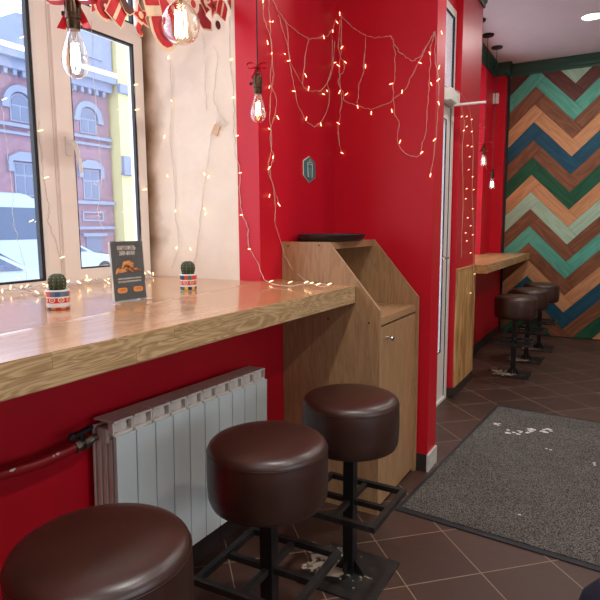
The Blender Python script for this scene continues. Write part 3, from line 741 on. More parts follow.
# ------------------------------------------------------------------ pendant lamps
def bow(bm, s, z=0):
    """ribbon bow: two loops, knot and two tails, roughly in the xz-plane"""
    for sg in (-1, 1):
        L_ = [(0, 0, z), (sg*.5*s, .12*s, z+.42*s), (sg*1.0*s, 0, z+.30*s), (sg*.95*s, -.12*s, z-.10*s), (sg*.45*s, -.05*s, z-.12*s), (0, 0, z)]
        P = smooth_path(L_, 4)
        v0 = [bm.verts.new(p+Vector((0, -.22*s, 0))) for p in P]; v1 = [bm.verts.new(p+Vector((0, .22*s, 0))) for p in P]
        for i in range(len(P)-1): bm.faces.new([v0[i], v0[i+1], v1[i+1], v1[i]])
        T = smooth_path([(0, 0, z), (sg*.25*s, .1*s, z-.5*s), (sg*.55*s, 0, z-1.1*s)], 4)
        v0 = [bm.verts.new(p+Vector((-.12*s, -.1*s, 0))) for p in T]; v1 = [bm.verts.new(p+Vector((.16*s, .1*s, 0))) for p in T]
        for i in range(len(T)-1): bm.faces.new([v0[i], v0[i+1], v1[i+1], v1[i]])
    lathe(bm, [(0, -.14*s), (.14*s, -.08*s), (.16*s, 0), (.14*s, .08*s), (0, .14*s)], 10, (0, 0, z))
    bmesh.ops.solidify(bm, geom=bm.faces[:], thickness=.0008)
def pendant(x, y_, zb, label, bulb='st', rib=1.0, ribmat='ribbon', hot=False, zc=CEIL, rz=.5, grp='filament bulb pendants', rz_off=0):
    """zb = bottom of the bulb"""
    t = thing('pendant_lamp', label, 'pendant lamp', (x, y_, zc), 0, grp)
    if bulb == 'st':
        prof = [(0, 0), (.012, .001), (.024, .010), (.031, .026), (.032, .042), (.027, .066), (.018, .095), (.013, .112), (.0125, .118)]; hb = .118
    else:
        prof = [(0, 0), (.022, .004), (.040, .014), (.055, .034), (.062, .060), (.060, .084), (.048, .108), (.030, .126), (.017, .138), (.0135, .148)]; hb = .148
    z0 = zb-zc
    bm = bmesh.new(); lathe(bm, prof, 28, (0, 0, z0)); b = link('bulb', bm, M['bulbglass'], t, True)
    bm = bmesh.new()
    if bulb == 'st':
        for i in range(4):
            a = 2*PI*i/4+.4; tube(bm, [(.010*math.cos(a), .010*math.sin(a), z0+.030), (.007*math.cos(a), .007*math.sin(a), z0+.082)], .0013 if not hot else .0022, 6)
    else:
        for i in range(6):
            a = 2*PI*i/6; tube(bm, [(.020*math.cos(a), .020*math.sin(a), z0+.028), (.017*math.cos(a), .017*math.sin(a), z0+.108)], .0019, 6)
    link('filament', bm, M['filament_hot' if hot else 'filament'], b)
    bm = bmesh.new(); tube(bm, [(0, 0, z0+(.075 if bulb == 'st' else .105)), (0, 0, z0+hb)], [.002, .006], 8); link('stem', bm, M['bulbglass'], b, True)
    bm = bmesh.new()
    lathe(bm, [(0, -.004), (.0145, -.004), (.0165, .004), (.0165, .018), (.019, .020), (.019, .030), (.017, .032), (.017, .062), (.012, .070), (.006, .074), (.004, .084), (0, .084)], 24, (0, 0, z0+hb))
    for i in range(8):
        a = 2*PI*i/8; bar(bm, (.0172*math.cos(a), .0172*math.sin(a), z0+hb+.034), (.0172*math.cos(a), .0172*math.sin(a), z0+hb+.060), .003, .003)
    s = link('socket', bm, M['brass'], t, True)
    bm = bmesh.new(); tube(bm, [(-.018, 0, z0+hb+.040), (-.030, 0, z0+hb+.040)], .003, 8); lathe(bm, [(0, -.006), (.006, -.004), (.006, .004), (0, .006)], 10, (-.034, 0, z0+hb+.040)); link('switch', bm, M['cord'], s, True)
    bm = bmesh.new(); tube(bm, [(0, 0, z0+hb+.083), (0, 0, -.020)], .0028, 8); link('cord', bm, M['cord'], t)
    bm = bmesh.new(); lathe(bm, [(0, -.024), (.010, -.024), (.05, -.018), (.056, -.010), (.056, -.001), (0, -.001)], 28); link('canopy', bm, M['cord'], t, True)
    if rib:
        bm = bmesh.new(); bow(bm, .040*rib); r = link('ribbon', bm, M[ribmat], t, False, (0, 0, z0+hb+.100+rz_off)); r.rotation_euler = (0, 0, rz)
    return t
PX = math.radians(-31)
p1 = pendant(.164, .986, 1.648, 'lit teardrop filament bulb nearest the camera with a large red ribbon', 'st', 1.5, hot=True, rz=.5, rz_off=-.035)
p2 = pendant(.062, 1.497, 1.876, 'large round globe filament bulb in front of the paper garland', 'globe', 0, hot=True)
p3 = pendant(.057, 1.953, 1.697, 'lit teardrop filament bulb hanging before the red pier with a small ribbon', 'st', 1.0, rz=.5)
pa = pendant(.138, 5.82, 1.86, 'dimmer teardrop bulb with a pink ribbon over the far counter, left of the lowest one', 'st', 1.7, 'pinkribbon', rz=.5)
pb = pendant(.142, 6.25, 1.66, 'brightly lit teardrop bulb over the far counter, lowest hanging, by the zigzag wall', 'st', 1.7, 'pinkribbon', hot=True, rz=.5)
pc = pendant(.150, 5.38, 1.95, 'far counter pendant lamp nearest the column, mostly hidden by it', 'st', 1.7, 'pinkribbon', rz=.5)
t = thing('wall_sensor', 'small white box on the red corner wall beside the hanging cords', 'sensor box', tuple(on(495.8, 99, 'y', 6.899)))
bm = bmesh.new(); box(bm, -.035, .035, -.05, 0, -.06, .055, bev=.006); link('housing', bm, M['white'], t, True)
bm = bmesh.new(); box(bm, -.020, .020, -.053, -.0505, -.04, .00, bev=.001); link('lens', bm, M['cream'], t)

# ------------------------------------------------------------------ cactus pots
def pot_pattern(kind):
    mt, nt, b = new_mat('painted_pot_'+kind); N = nt.nodes.new; L = nt.links.new
    b.inputs['Roughness'].default_value = .35
    t = N('ShaderNodeTexCoord'); s = N('ShaderNodeSeparateXYZ'); L(t.outputs['UV'], s.inputs[0])
    # u around, v up (0..1)
    pal = [srgb(40, 70, 120), srgb(220, 60, 50), srgb(240, 190, 60), srgb(50, 120, 80), srgb(30, 40, 70)] if kind == 'yellow' else [srgb(200, 70, 70), srgb(90, 110, 120), srgb(226, 150, 90), srgb(60, 80, 120), srgb(210, 60, 60)]
    m1 = N('ShaderNodeMath'); m1.operation = 'MULTIPLY'; m1.inputs[1].default_value = 14; L(s.outputs['X'], m1.inputs[0])
    fl = N('ShaderNodeMath'); fl.operation = 'FLOOR'; L(m1.outputs[0], fl.inputs[0])
    wn_ = N('ShaderNodeTexWhiteNoise'); wn_.noise_dimensions = '2D'
    cb = N('ShaderNodeCombineXYZ'); L(fl.outputs[0], cb.inputs[0])
    m3 = N('ShaderNodeMath'); m3.operation = 'MULTIPLY'; m3.inputs[1].default_value = 3; L(s.outputs['Y'], m3.inputs[0]); f3 = N('ShaderNodeMath'); f3.operation = 'FLOOR'; L(m3.outputs[0], f3.inputs[0]); L(f3.outputs[0], cb.inputs[1])
    L(cb.outputs[0], wn_.inputs['Vector'])
    r = N('ShaderNodeValToRGB'); r.color_ramp.interpolation = 'CONSTANT'
    e = r.color_ramp.elements; e[0].position = 0; e[0].color = pal[0]; e[1].position = .2; e[1].color = pal[1]
    for k, p_ in enumerate((.4, .6, .8)): q = e.new(p_); q.color = pal[2+k]
    L(wn_.outputs['Value'], r.inputs[0])
    # middle band: rings (medallions)
    fr = N('ShaderNodeMath'); fr.operation = 'FRACT'; m7 = N('ShaderNodeMath'); m7.operation = 'MULTIPLY'; m7.inputs[1].default_value = 8; L(s.outputs['X'], m7.inputs[0]); L(m7.outputs[0], fr.inputs[0])
    sx = N('ShaderNodeMath'); sx.operation = 'SUBTRACT'; sx.inputs[1].default_value = .5; L(fr.outputs[0], sx.inputs[0])
    fy = N('ShaderNodeMath'); fy.operation = 'MULTIPLY_ADD'; fy.inputs[1].default_value = 3.0; fy.inputs[2].default_value = -1.5; L(s.outputs['Y'], fy.inputs[0])
    cc = N('ShaderNodeCombineXYZ'); L(sx.outputs[0], cc.inputs[0]); L(fy.outputs[0], cc.inputs[1]); ln = N('ShaderNodeVectorMath'); ln.operation = 'LENGTH'; L(cc.outputs[0], ln.inputs[0])
    r2 = N('ShaderNodeValToRGB'); r2.color_ramp.interpolation = 'CONSTANT'; e = r2.color_ramp.elements
    e[0].position = 0; e[0].color = srgb(220, 170, 90); e[1].position = .14; e[1].color = srgb(200, 44, 44); q = e.new(.26); q.color = srgb(236, 214, 200); q = e.new(.36); q.color = srgb(206, 52, 48)
    L(ln.outputs['Value'], r2.inputs[0])
    # choose band by v
    def step(a, b_):
        g1 = N('ShaderNodeMath'); g1.operation = 'GREATER_THAN'; g1.inputs[1].default_value = a; L(s.outputs['Y'], g1.inputs[0])
        g2 = N('ShaderNodeMath'); g2.operation = 'LESS_THAN'; g2.inputs[1].default_value = b_; L(s.outputs['Y'], g2.inputs[0])
        g = N('ShaderNodeMath'); g.operation = 'MULTIPLY'; L(g1.outputs[0], g.inputs[0]); L(g2.outputs[0], g.inputs[1]); return g
    def mix(f, a, b_):
        x = N('ShaderNodeMix'); x.data_type = 'RGBA'; L(f.outputs[0], x.inputs['Factor'])
        (L(a, x.inputs['A']) if not isinstance(a, tuple) else setattr(x.inputs['A'], 'default_value', a)); L(b_, x.inputs['B']); return x.outputs['Result']
    o = (srgb(226, 226, 222))
    c1 = mix(step(.66, .92), o, r.outputs[0]); c2 = mix(step(.34, .60), c1, r2.outputs[0]); c3 = mix(step(.03, .24), c2, r.outputs[0]) if kind == 'yellow' else mix(step(.0, .13), c2, r.outputs[0])
    L(c3, b.inputs['Base Color']); return mt
def cactus_pot(x, y_, z, label, kind, R=.033, H=.058, ch=.054, cr=.024):
    t = thing('potted_cactus', label, 'potted cactus', (x, y_, z), 0, 'potted cacti on the counter')
    bm = bmesh.new(); prof = [(0, 0), (R*.9, 0), (R*.98, H*.06), (R, H*.3), (R*1.0, H*.7), (R*1.01, H*.95), (R*.99, H), (R*.88, H), (R*.87, H*.85), (0, H*.85)]
    lathe(bm, prof, 40); uv = bm.loops.layers.uv.new('UVMap')
    for f in bm.faces:
        ang = [math.atan2(lp.vert.co.y, lp.vert.co.x)/(2*PI)+.5 for lp in f.loops]
        if max(ang)-min(ang) > .5: ang = [a+1 if a < .5 else a for a in ang]
        for a, lp in zip(ang, f.loops): lp[uv].uv = (a, lp.vert.co.z/H)
    link('pot', bm, pot_pattern(kind), t, True)
    bm = bmesh.new(); lathe(bm, [(0, 0), (R*.86, 0), (R*.86, .002), (0, .004)], 24, (0, 0, H*.86)); link('soil', bm, M['soil'], t)
    bm = bmesh.new(); z1 = H*.88
    prof = [(cr*.55, 0), (cr*.85, ch*.15), (cr, ch*.45), (cr*.97, ch*.68), (cr*.78, ch*.88), (cr*.4, ch*.98), (0, ch*.97)]
    lathe(bm, prof, 60, (0, 0, z1), fn=lambda i, n: 1+.10*math.cos(12*2*PI*i/n)); c = link('cactus', bm, M['cactus'], t, True)
    bm = bmesh.new()
    for k in range(12):
        a = 2*PI*k/12
        for f_ in (.25, .45, .65, .82):
            rr = cr*(1.1 if f_ < .7 else .9); p = Vector((rr*math.cos(a), rr*math.sin(a), z1+ch*f_))
            for dz in (-.3, .3): tube(bm, [p, p+Vector((math.cos(a), math.sin(a), dz))*.004], .0003, 3)
    link('spines', bm, M['offwhite'], c)
pA = on(58.8, 309, 'z', 1.0425); pB = on(188.6, 290.2, 'z', 1.0435)
cactus_pot(pA.x, pA.y, 1.0435, 'small round cactus in a red patterned pot nearest the camera', 'red')
cactus_pot(pB.x, pB.y, 1.0445, 'small round cactus in a yellow and blue patterned pot by the pier', 'yellow', R=.0315, H=.062, ch=.056, cr=.025)

# ------------------------------------------------------------------ table tent menu
a_ = on(114, 303, 'z', 1.0435); b_ = on(146.5, 298.5, 'z', 1.0435)
d_ = (b_-a_); rz = math.atan2(d_.y, d_.x); wd = d_.length; mid = (a_+b_)/2
t = thing('menu_stand', 'dark green menu card with roast potatoes in a clear acrylic stand', 'menu stand', (mid.x, mid.y, 1.0445), rz)
HS = wd*1.46; lean = -.06
bm = bmesh.new(); box(bm, -wd/2-.002, wd/2+.002, -.035, .035, 0, .002); link('stand_base', bm, M['acrylic'], t)
card = link('card', B(-wd/2+.003, wd/2, -.0006, .0006, .0025, HS), M['slate'], t); card.rotation_euler = (lean, 0, 0)
bm = bmesh.new(); box(bm, -wd/2-.002, wd/2+.001, -.0025, -.0010, .0022, HS+.001); box(bm, -wd/2-.002, wd/2+.001, .0010, .0025, .0022, HS+.001)
sv = link('acrylic_sleeve', bm, M['acrylic'], t); sv.rotation_euler = (lean, 0, 0)
link('edge_strip', B(-wd/2-.002, -wd/2+.0028, -.0024, -.0006, .0025, HS), M['offwhite'], card)
TX = (PI/2, 0, 0)
for s_, zz in (('КАРТОФЕЛЬ', .885), ('ЭЙР-ФРАЙ', .795)):
    o = text_mesh('title_line', s_, .0125, M['offwhite'], card, (-.002, -.0032, HS*zz), TX); o.scale = (.95, 1.45, 1)
for s_, zz in (('ЗАПЕЧЕННЫЙ КАРТОФЕЛЬ', .375), ('БЕЗ ДОБАВЛЕНИЯ МАСЛА', .325)):
    text_mesh('small_text', s_, .0070, M['offwhite'], card, (.002, -.0032, HS*zz), TX)
for k, (xx, s_) in enumerate(((-.031, '129 Р'), (.033, '179 Р'))):
    bm = bmesh.new(); pts = [(xx+sx*.011+.0085*math.cos(q), HS*.185+.0085*math.sin(q)) for sx, q0 in ((1, -PI/2), (-1, PI/2)) for q in [q0+PI*i/8 for i in range(9)]]
    prism(bm, pts, 'y', -.0030, -.0026); bdg = link('price_badge', bm, M['orange'], card)
    text_mesh('price', s_, .011, M['potato2'], bdg, (xx, -.0033, HS*.185), TX)
rnd = random.Random(11)
for k in range(26):
    xx = rnd.uniform(-.046, .046) if k < 12 else rnd.gauss(0, .016); hh = .032*max(0, 1-abs(xx)/.045)
    zz = HS*.56+rnd.uniform(-.010, -.008+hh); a = rnd.uniform(-.5, .5)+(-.5 if xx > 0 else .5)*min(1, abs(xx)/.02)
    L_, W_ = rnd.uniform(.010, .015), rnd.uniform(.0035, .0055)
    pts = [(-L_, -W_*.2), (-L_*.3, -W_), (L_*.7, -W_*.8), (L_, 0), (L_*.6, W_*.9), (-L_*.4, W_*.6)]
    pts = [(xx+p*math.cos(a)-q*math.sin(a), zz+p*math.sin(a)+q*math.cos(a)) for p, q in pts]
    bm = bmesh.new(); prism(bm, pts, 'y', -.0034-.00005*k, -.0027); link('potato_wedge_print', bm, M['potato' if k % 3 else 'potato2'], card)

# ------------------------------------------------------------------ fairy lights
def led(bm, p, d):
    tube(bm, [p, p+d*.35], [.0014, .0018], 6); tube(bm, [p+d*.35, p+d], [.0021, .0015], 6)
def fairy(label, strands, leds, off=Vector((0, 0, 0)), wire='wire', r=.0008, group=None, seed=1, jit=.004, led_len=.019, lmat='warm'):
    """strands: lists of points; leds: (point, direction)"""
    rnd = random.Random(seed)
    t = thing('fairy_lights', label, 'fairy lights', tuple(strands[0][0]), 0, group)
    o0 = Vector(strands[0][0])
    bm = bmesh.new()
    for s in strands:
        P = smooth_path(s, 5)
        P = [p+Vector([rnd.uniform(-jit, jit)*(1 if off[k] == 0 else 0) for k in range(3)]) for p in P]
        tube(bm, [p-o0 for p in P], r, 5)
        # second twisted lead
        tube(bm, [p-o0+Vector([(1 if off[k] == 0 else 0)*math.sin(i*1.1+k*2)*.0035 for k in range(3)])+off*.002 for i, p in enumerate(P)], r*.9, 4)
    link('wire', bm, M[wire], t, True)
    for p, d in leds:
        bm = bmesh.new(); led(bm, Vector((0, 0, 0)), Vector(d).normalized()*led_len); link('led_bulb', bm, M[lmat], t, False, tuple(Vector(p)-o0))
    return t
def C3(L_): return [(240+a*.35, b*.35) for a, b in L_]
def wallpts(L_, ax, val, conv=C3): return [on(a, b, ax, val) for a, b in conv(L_)]
ox, oy = Vector((1, 0, 0)), Vector((0, -1, 0))
def leds_from(L_, ax, val, conv, seed):
    rnd = random.Random(seed); out = []
    for a, b in conv(L_):
        an = rnd.uniform(0, 2*PI)
        d = Vector((.25, math.cos(an), math.sin(an))) if ax == 'x' else Vector((math.cos(an), -.25, math.sin(an)))
        out.append((on(a, b, ax, val), d))
    return out
xs, ys = .006, YP-.006
fairy('curtain of warm fairy lights on the red pier wall left of the corner', [
    wallpts([(80, -30), (100, 15), (130, 60), (160, 90), (195, 110), (225, 108), (250, 100), (268, 75), (275, 52)], 'x', xs),
    wallpts([(60, -20), (65, 0), (70, 60), (85, 100), (92, 150), (85, 230), (105, 290), (95, 340), (85, 400), (95, 450), (85, 490), (95, 540), (100, 598), (100, 640), (113, 680)], 'x', xs)+[on(283, 250, 'y', 2.2105), on(289, 264, 'y', 2.2105), on(299, 275, 'y', 2.2105), on(312, 284, 'z', 1.046), on(330, 286, 'z', 1.042)],
    wallpts([(80, -20), (85, 60), (88, 130), (95, 200), (88, 260), (85, 340), (90, 420), (80, 480), (95, 530), (110, 585)], 'x', xs),
    wallpts([(110, 40), (120, 80), (135, 130), (145, 200), (155, 250), (165, 300), (190, 345), (212, 360), (235, 345), (252, 300), (255, 262), (250, 235), (262, 190), (262, 100)], 'x', xs),
    wallpts([(128, 58), (135, 90), (140, 160), (155, 200), (180, 245), (200, 260), (235, 255), (258, 215), (266, 180), (270, 120)], 'x', xs),
    wallpts([(195, 110), (185, 170), (178, 240)], 'x', xs)],
    leds_from([(65, 8), (88, 62), (80, 128), (92, 150), (85, 245), (135, 175), (150, 260), (185, 210), (195, 258), (188, 345), (235, 268), (250, 262), (105, 330), (85, 370), (95, 445), (80, 485), (85, 555), (108, 580), (130, 155), (230, 350), (265, 85), (268, 180), (238, 100), (95, 60)], 'x', xs, C3, 3), off=ox, seed=2)
fairy('curtain of warm fairy lights on the red partition right of the corner', [
    wallpts([(285, 45), (310, 65), (335, 88), (360, 100), (390, 107), (430, 103)], 'y', ys),
    wallpts([(430, 103), (442, 125), (455, 145), (480, 168), (500, 172), (520, 155), (540, 120), (557, 90)], 'y', ys),
    wallpts([(288, 45), (290, 130), (285, 200), (290, 290), (282, 360), (288, 440)], 'y', ys),
    wallpts([(286, 60), (284, 150), (300, 190), (280, 230), (295, 270), (300, 290), (335, 300), (375, 312), (420, 295), (465, 262), (500, 200), (530, 140), (556, 92)], 'y', ys),
    wallpts([(360, 100), (355, 190), (342, 240), (335, 298)], 'y', ys),
    wallpts([(440, 130), (445, 200), (438, 250), (442, 320), (455, 350), (450, 410), (480, 440), (510, 445), (525, 400), (535, 320), (540, 240), (545, 150), (556, 95)], 'y', ys),
    wallpts([(557, 95), (560, 180), (568, 250), (565, 330), (560, 395), (545, 500)], 'y', ys)],
    leds_from([(285, 45), (288, 140), (285, 190), (282, 268), (300, 272), (285, 355), (288, 435), (335, 300), (375, 318), (358, 195), (437, 238), (435, 322), (455, 410), (515, 440), (462, 268), (510, 178), (540, 148), (545, 235), (575, 88), (567, 198), (570, 300), (560, 395), (545, 495), (275, 60), (298, 175), (562, 232)], 'y', ys, C3, 4), off=oy, seed=5)
# the strings on the beige reveal
def C2(L_): return [(130+a*.25, b*.25) for a, b in L_]
yr = YR-.006
fairy('thin fairy light string hanging on the beige window reveal', [
    wallpts([(285, 120), (298, 170), (298, 230), (302, 300), (305, 400), (306, 440)], 'y', yr, C2),
    wallpts([(335, 180), (352, 230), (345, 300), (335, 380), (350, 430), (365, 470), (385, 490), (375, 505), (350, 490), (325, 540)], 'y', yr, C2),
    [on(a, b, 'y', yr) for a, b in ((211, 135), (208, 160), (206, 175), (204, 190), (201, 212), (199, 235), (197, 255), (192, 266), (182, 272))],
    [on(a, b, 'y', yr) for a, b in ((170, 60), (172, 95), (171, 140), (174, 175), (176, 215), (179, 245), (172, 268))]],
    [(on(a, b, 'y', yr), Vector((.4, -.3, .3*s))) for s, (a, b) in zip((1, -1)*9, ((168, 59), (171, 100), (164, 138), (167, 175), (175, 212), (204, 173), (208, 178), (204, 208), (205, 215), (190, 248), (176, 249)))], off=oy, wire='wire_clear', seed=7, r=.0008)
fairy('fairy light string draped down the edge of the red pier to the counter', [
    wallpts([(398, 60), (402, 230), (408, 300), (415, 400), (418, 500), (420, 600)], 'y', yr, C2)+[on(a, b, 'y', yr) for a, b in ((240, 170), (240, 200), (242.5, 215), (247.5, 226), (249, 247), (257, 262))]+[on(268, 283, 'z', 1.05), on(300, 285, 'z', 1.05), on(318, 284, 'z', 1.05), on(330, 286, 'z', 1.048)]],
    [(on(a, b, 'y', yr), Vector((.8, -.3, 0))) for a, b in ((230, 60), (232, 98), (239, 173), (240, 215), (248, 249), (236, 136))]+[(on(a, b, 'z', 1.049), Vector((.6, .5, .3))) for a, b in ((269, 282), (288, 283), (304, 283), (309, 284), (316, 285), (327, 285))], off=Vector((0, 0, 0)), wire='wire_clear', seed=8, jit=.003, r=.001)
# window pane strings
xg = XF+.004
fairy('faint fairy light string hanging down the left window pane', [
    [on(a, b, 'x', xg-.03) for a, b in ((20, -10), (21, 10), (22, 30), (25, 42))], [on(a, b, 'x', xg-.03) for a, b in ((2, 105), (5, 130), (9, 165), (13, 195), (12, 215), (18, 240), (25, 268), (27, 282))]],
    [(on(a, b, 'x', xg-.03), Vector((.3, .5, .3))) for a, b in ((20, 38), (2, 100), (29, 222), (35, 222))], off=ox, wire='wire_clear', seed=9, r=.0007)
fairy('fairy light string looped over the window mullion', [
    [on(a, b, 'x', xg) for a, b in ((38, 120), (41, 150), (44, 180), (49, 205), (48, 220), (52, 232), (58, 250), (62, 262))], [on(a, b, 'x', xg+.016) for a, b in ((134, 85), (137, 130), (139, 180), (141, 225), (140, 262))],
    [on(a, b, 'x', xg+.016) for a, b in ((91, 20), (92, 40), (93, 65))], [on(a, b, 'x', xg-.02) for a, b in ((92, 65), (95, 100), (97, 130), (101, 175), (98, 215), (104, 230))]],
    [(on(a, b, 'x', xg+.016), Vector((.3, .6, .2))) for a, b in ((38, 131), (44, 178), (60, 258), (134, 85), (135, 110), (143, 190))], off=ox, wire='wire_clear', seed=10, r=.0007)
# heap on the counter along the window
rnd = random.Random(21)
pts = []; y_ = .95
while y_ < 1.98:
    pts.append(Vector((XF+.035+rnd.uniform(-.012, .05), y_, 1.0505+rnd.uniform(0, .012)))); y_ += rnd.uniform(.008, .028)
pts2 = []; y_ = 1.0
while y_ < 1.98:
    pts2.append(Vector((XF+.05+rnd.uniform(-.02, .06), y_, 1.0505+rnd.uniform(0, .016)))); y_ += rnd.uniform(.010, .03)
pts3 = [Vector((-.50+rnd.uniform(-.06, .10)-.08*(1.9-k*.02-1.5), 1.9-k*.022+rnd.uniform(-.02, .02), 1.0505+rnd.uniform(0, .022))) for k in range(40)]
fairy('tangled heap of fairy lights lying on the counter along the window', [pts, pts2, pts3],
      [(p+Vector((0, 0, .002)), Vector((rnd.uniform(-1, 1), rnd.uniform(-1, 1), .4))) for p in pts[::3]+pts2[::5]+pts3[::5]], wire='wire_clear', seed=12, jit=.003, r=.0012)
# column strings beside the door
def Q(a, b): return on(a, b, 'x', .345)
fairy('fairy light strings with glowing reflections on the dark red column', [
    [Q(457, 96), Q(462, 110), Q(464, 125), Q(462, 150), Q(463, 190), Q(462, 230), Q(461, 257)], [Q(455, 90), Q(461, 94), Q(468, 105), Q(471, 120), Q(473, 150), Q(472, 190), Q(473, 225), Q(473, 268), Q(474, 300)]],
    [(Q(a, b), Vector((.5, -.6, .1))) for a, b in ((461, 117), (466, 117), (471, 120), (466, 127), (463, 131), (471, 132), (467, 146), (469, 157), (471, 147), (468, 170), (472, 177), (466, 189), (473, 190), (465, 199), (472, 209), (467, 218), (470, 226), (472, 235), (465, 233), (466, 241), (470, 253), (474, 274), (470, 293))], off=ox, seed=14, led_len=.022)
# battery box taped to the reveal
t = thing('battery_box', 'small cardboard coloured battery box of the light string on the reveal', 'battery box', tuple(on(216, 130, 'y', YR-.004)))
bm = bmesh.new(); box(bm, -.017, .017, -.004, .004, -.022, .022, bev=.001); o = link('case', bm, plain('kraft_case', srgb(214, 176, 140), .7), t); o.rotation_euler = (0, .45, 0)
bm = bmesh.new(); tube(bm, [(.004, -.003, .024), (.010, -.004, .045), (.024, -.004, .052), (.030, -.004, .035), (.016, -.004, .012)], .001, 5); link('lead', bm, M['wire_clear'], t)

# ------------------------------------------------------------------ paper garland over the window
M['p_red'] = plain('red_paper', srgb(196, 36, 44), .6, var=.15, vscale=50); M['p_cream'] = plain('cream_paper', srgb(236, 206, 176), .6)
M['p_brown'] = plain('dark_brown_paper', srgb(84, 44, 36), .6); M['p_dred'] = plain('deep_red_paper', srgb(150, 24, 34), .6)
XG = -.16
def gp(px_, py_): return on(px_, py_, 'x', XG)
NCUT = [0]
def cutout(name, label, shape, px_, py_, size, rot, parts):
    NCUT[0] += 1; c = on(px_, py_, 'x', XG+.008*(NCUT[0] % 4)+.0005*NCUT[0])
    t = thing(name, label, 'paper decoration', tuple(c), 0, 'paper cutouts on the window garland')
    t.rotation_euler = (rot, 0, 0)
    bm = bmesh.new(); prism(bm, [(a*size*1.12, b*size*1.12) for a, b in shape], 'x', -.0015, 0); link('backing', bm, M['p_cream'], t)
    for nm, mt_, pl, x0 in parts:
        bm = bmesh.new(); prism(bm, [(a*size, b*size) for a, b in pl], 'x', x0, x0+.0008); link(nm, bm, M[mt_], t)
def circ(cx, cy, r, n=16, ry=None): return [(cx+r*math.cos(2*PI*i/n), cy+(ry or r)*math.sin(2*PI*i/n)) for i in range(n)]
def star(r, r2, n=5): return [((r if i % 2 == 0 else r2)*math.cos(PI/2+PI*i/n), (r if i % 2 == 0 else r2)*math.sin(PI/2+PI*i/n)) for i in range(2*n)]
gift = [(-.5, -.5), (.5, -.5), (.5, .4), (.25, .62), (-.25, .62), (-.5, .4)]
stock = [(-.3, .6), (.25, .6), (.28, -.1), (.62, -.3), (.55, -.6), (.0, -.62), (-.32, -.3)]
cutout('paper_bauble', 'red spotted paper bauble cutout nearest the first pendant lamp', circ(0, 0, .6), 105, 6, .070, .2, [('disc', 'p_red', circ(0, 0, .56), .0003), ('band', 'p_dred', circ(0, 0, .3), .0014), ('dot', 'p_cream', circ(0, 0, .1), .0024)])
cutout('paper_gift', 'red paper gift cutout with cream ribbon bands on the garland', gift, 117, 11, .070, -.5, [('front', 'p_red', gift, .0003), ('band', 'p_cream', [(-.08, -.48), (.10, -.48), (.10, .55), (-.08, .55)], .0014)])
cutout('paper_stocking', 'small dark brown paper stocking cutout beside the red gift', stock, 126, 6, .045, .6, [('front', 'p_brown', stock, .0003)])
cutout('paper_star', 'cream and red paper star cutout hanging low before the window corner', star(.75, .36), 141, 16, .060, .3, [('star', 'p_red', star(.66, .30), .0003), ('centre', 'p_cream', circ(0, .05, .2), .0014)])
cutout('paper_stocking', 'small red paper stocking cutout under the star', stock, 139, 27, .036, -.4, [('front', 'p_red', stock, .0003), ('cuff', 'p_cream', [(-.32, .35), (.27, .35), (.27, .6), (-.32, .6)], .0014)])
cutout('paper_bauble', 'large red paper bauble cutout with swirls behind the globe bulb', circ(0, 0, .6, ry=.8), 164, 22, .115, .15, [('disc', 'p_red', circ(0, 0, .56, ry=.76), .0003), ('band', 'p_dred', circ(.05, -.2, .34), .0014), ('swirl', 'p_red', circ(.05, -.2, .24), .0024), ('dot', 'p_dred', circ(.05, -.2, .12), .0034)])
cutout('paper_gift', 'tall cream and red paper gift cutout above the globe bulb', gift, 152, 3, .075, .3, [('front', 'p_cream', gift, .0003), ('band', 'p_red', [(-.48, -.1), (.48, -.1), (.48, .15), (-.48, .15)], .0014)])
cutout('paper_stocking', 'long deep red paper stocking cutout right of the globe bulb', stock, 201, 12, .095, .15, [('front', 'p_dred', stock, .0003), ('cuff', 'p_cream', [(-.32, .3), (.27, .3), (.27, .6), (-.32, .6)], .0014)])
cutout('paper_star', 'cream and red paper star cutout right of the long stocking', star(.7, .36), 213, 6, .070, .5, [('star', 'p_red', star(.58, .26), .0003), ('centre', 'p_brown', circ(0, 0, .14), .0014)])
cutout('paper_gift', 'red paper gift cutout near the end of the garland', gift, 222, 10, .060, -.3, [('front', 'p_red', gift, .0003), ('band', 'p_cream', [(-.1, -.48), (.08, -.48), (.08, .55), (-.1, .55)], .0014)])
cutout('paper_stocking', 'brown paper stocking cutout at the right end of the garland', stock, 233, 8, .060, .7, [('front', 'p_brown', stock, .0003), ('cuff', 'p_red', [(-.32, .3), (.27, .3), (.27, .6), (-.32, .6)], .0014)])
for nm, lb, shp, a, b, sz, ro, c1, c2 in (
    ('paper_star', 'dark brown paper star cutout at the very left of the garland', star(.7, .34), 96, 3, .055, .1, 'p_red', 'p_brown'),
    ('paper_gift', 'small cream paper gift cutout right beside the swirled bauble', gift, 176, 7, .055, .5, 'p_cream', 'p_red'),
    ('paper_bauble', 'cream paper bauble cutout over the long stocking', circ(0, 0, .55), 193, 4, .060, 0, 'p_cream', 'p_red'),
    ('paper_bauble', 'small dark brown paper bauble cutout hanging low near the garland end', circ(0, 0, .55), 218, 25, .030, 0, 'p_brown', 'p_brown'),
    ('paper_gift', 'small red paper gift cutout between two stars on the garland', gift, 206, 3, .055, .8, 'p_dred', 'p_cream')):
    inner = [(p*.45, q*.45) for p, q in shp]
    cutout(nm, lb, shp, a, b, sz, ro, [('front', c1, shp, .0003), ('centre', c2, inner, .0014)])
bm = bmesh.new(); tube(bm, smooth_path([gp(60, -14)+Vector((-.003, 0, 0)), gp(105, -8)+Vector((-.003, 0, 0)), gp(150, -4)+Vector((-.003, 0, 0)), gp(200, -2)+Vector((-.003, 0, 0)), gp(240, -6)+Vector((-.003, 0, 0))], 5), .0015, 6)
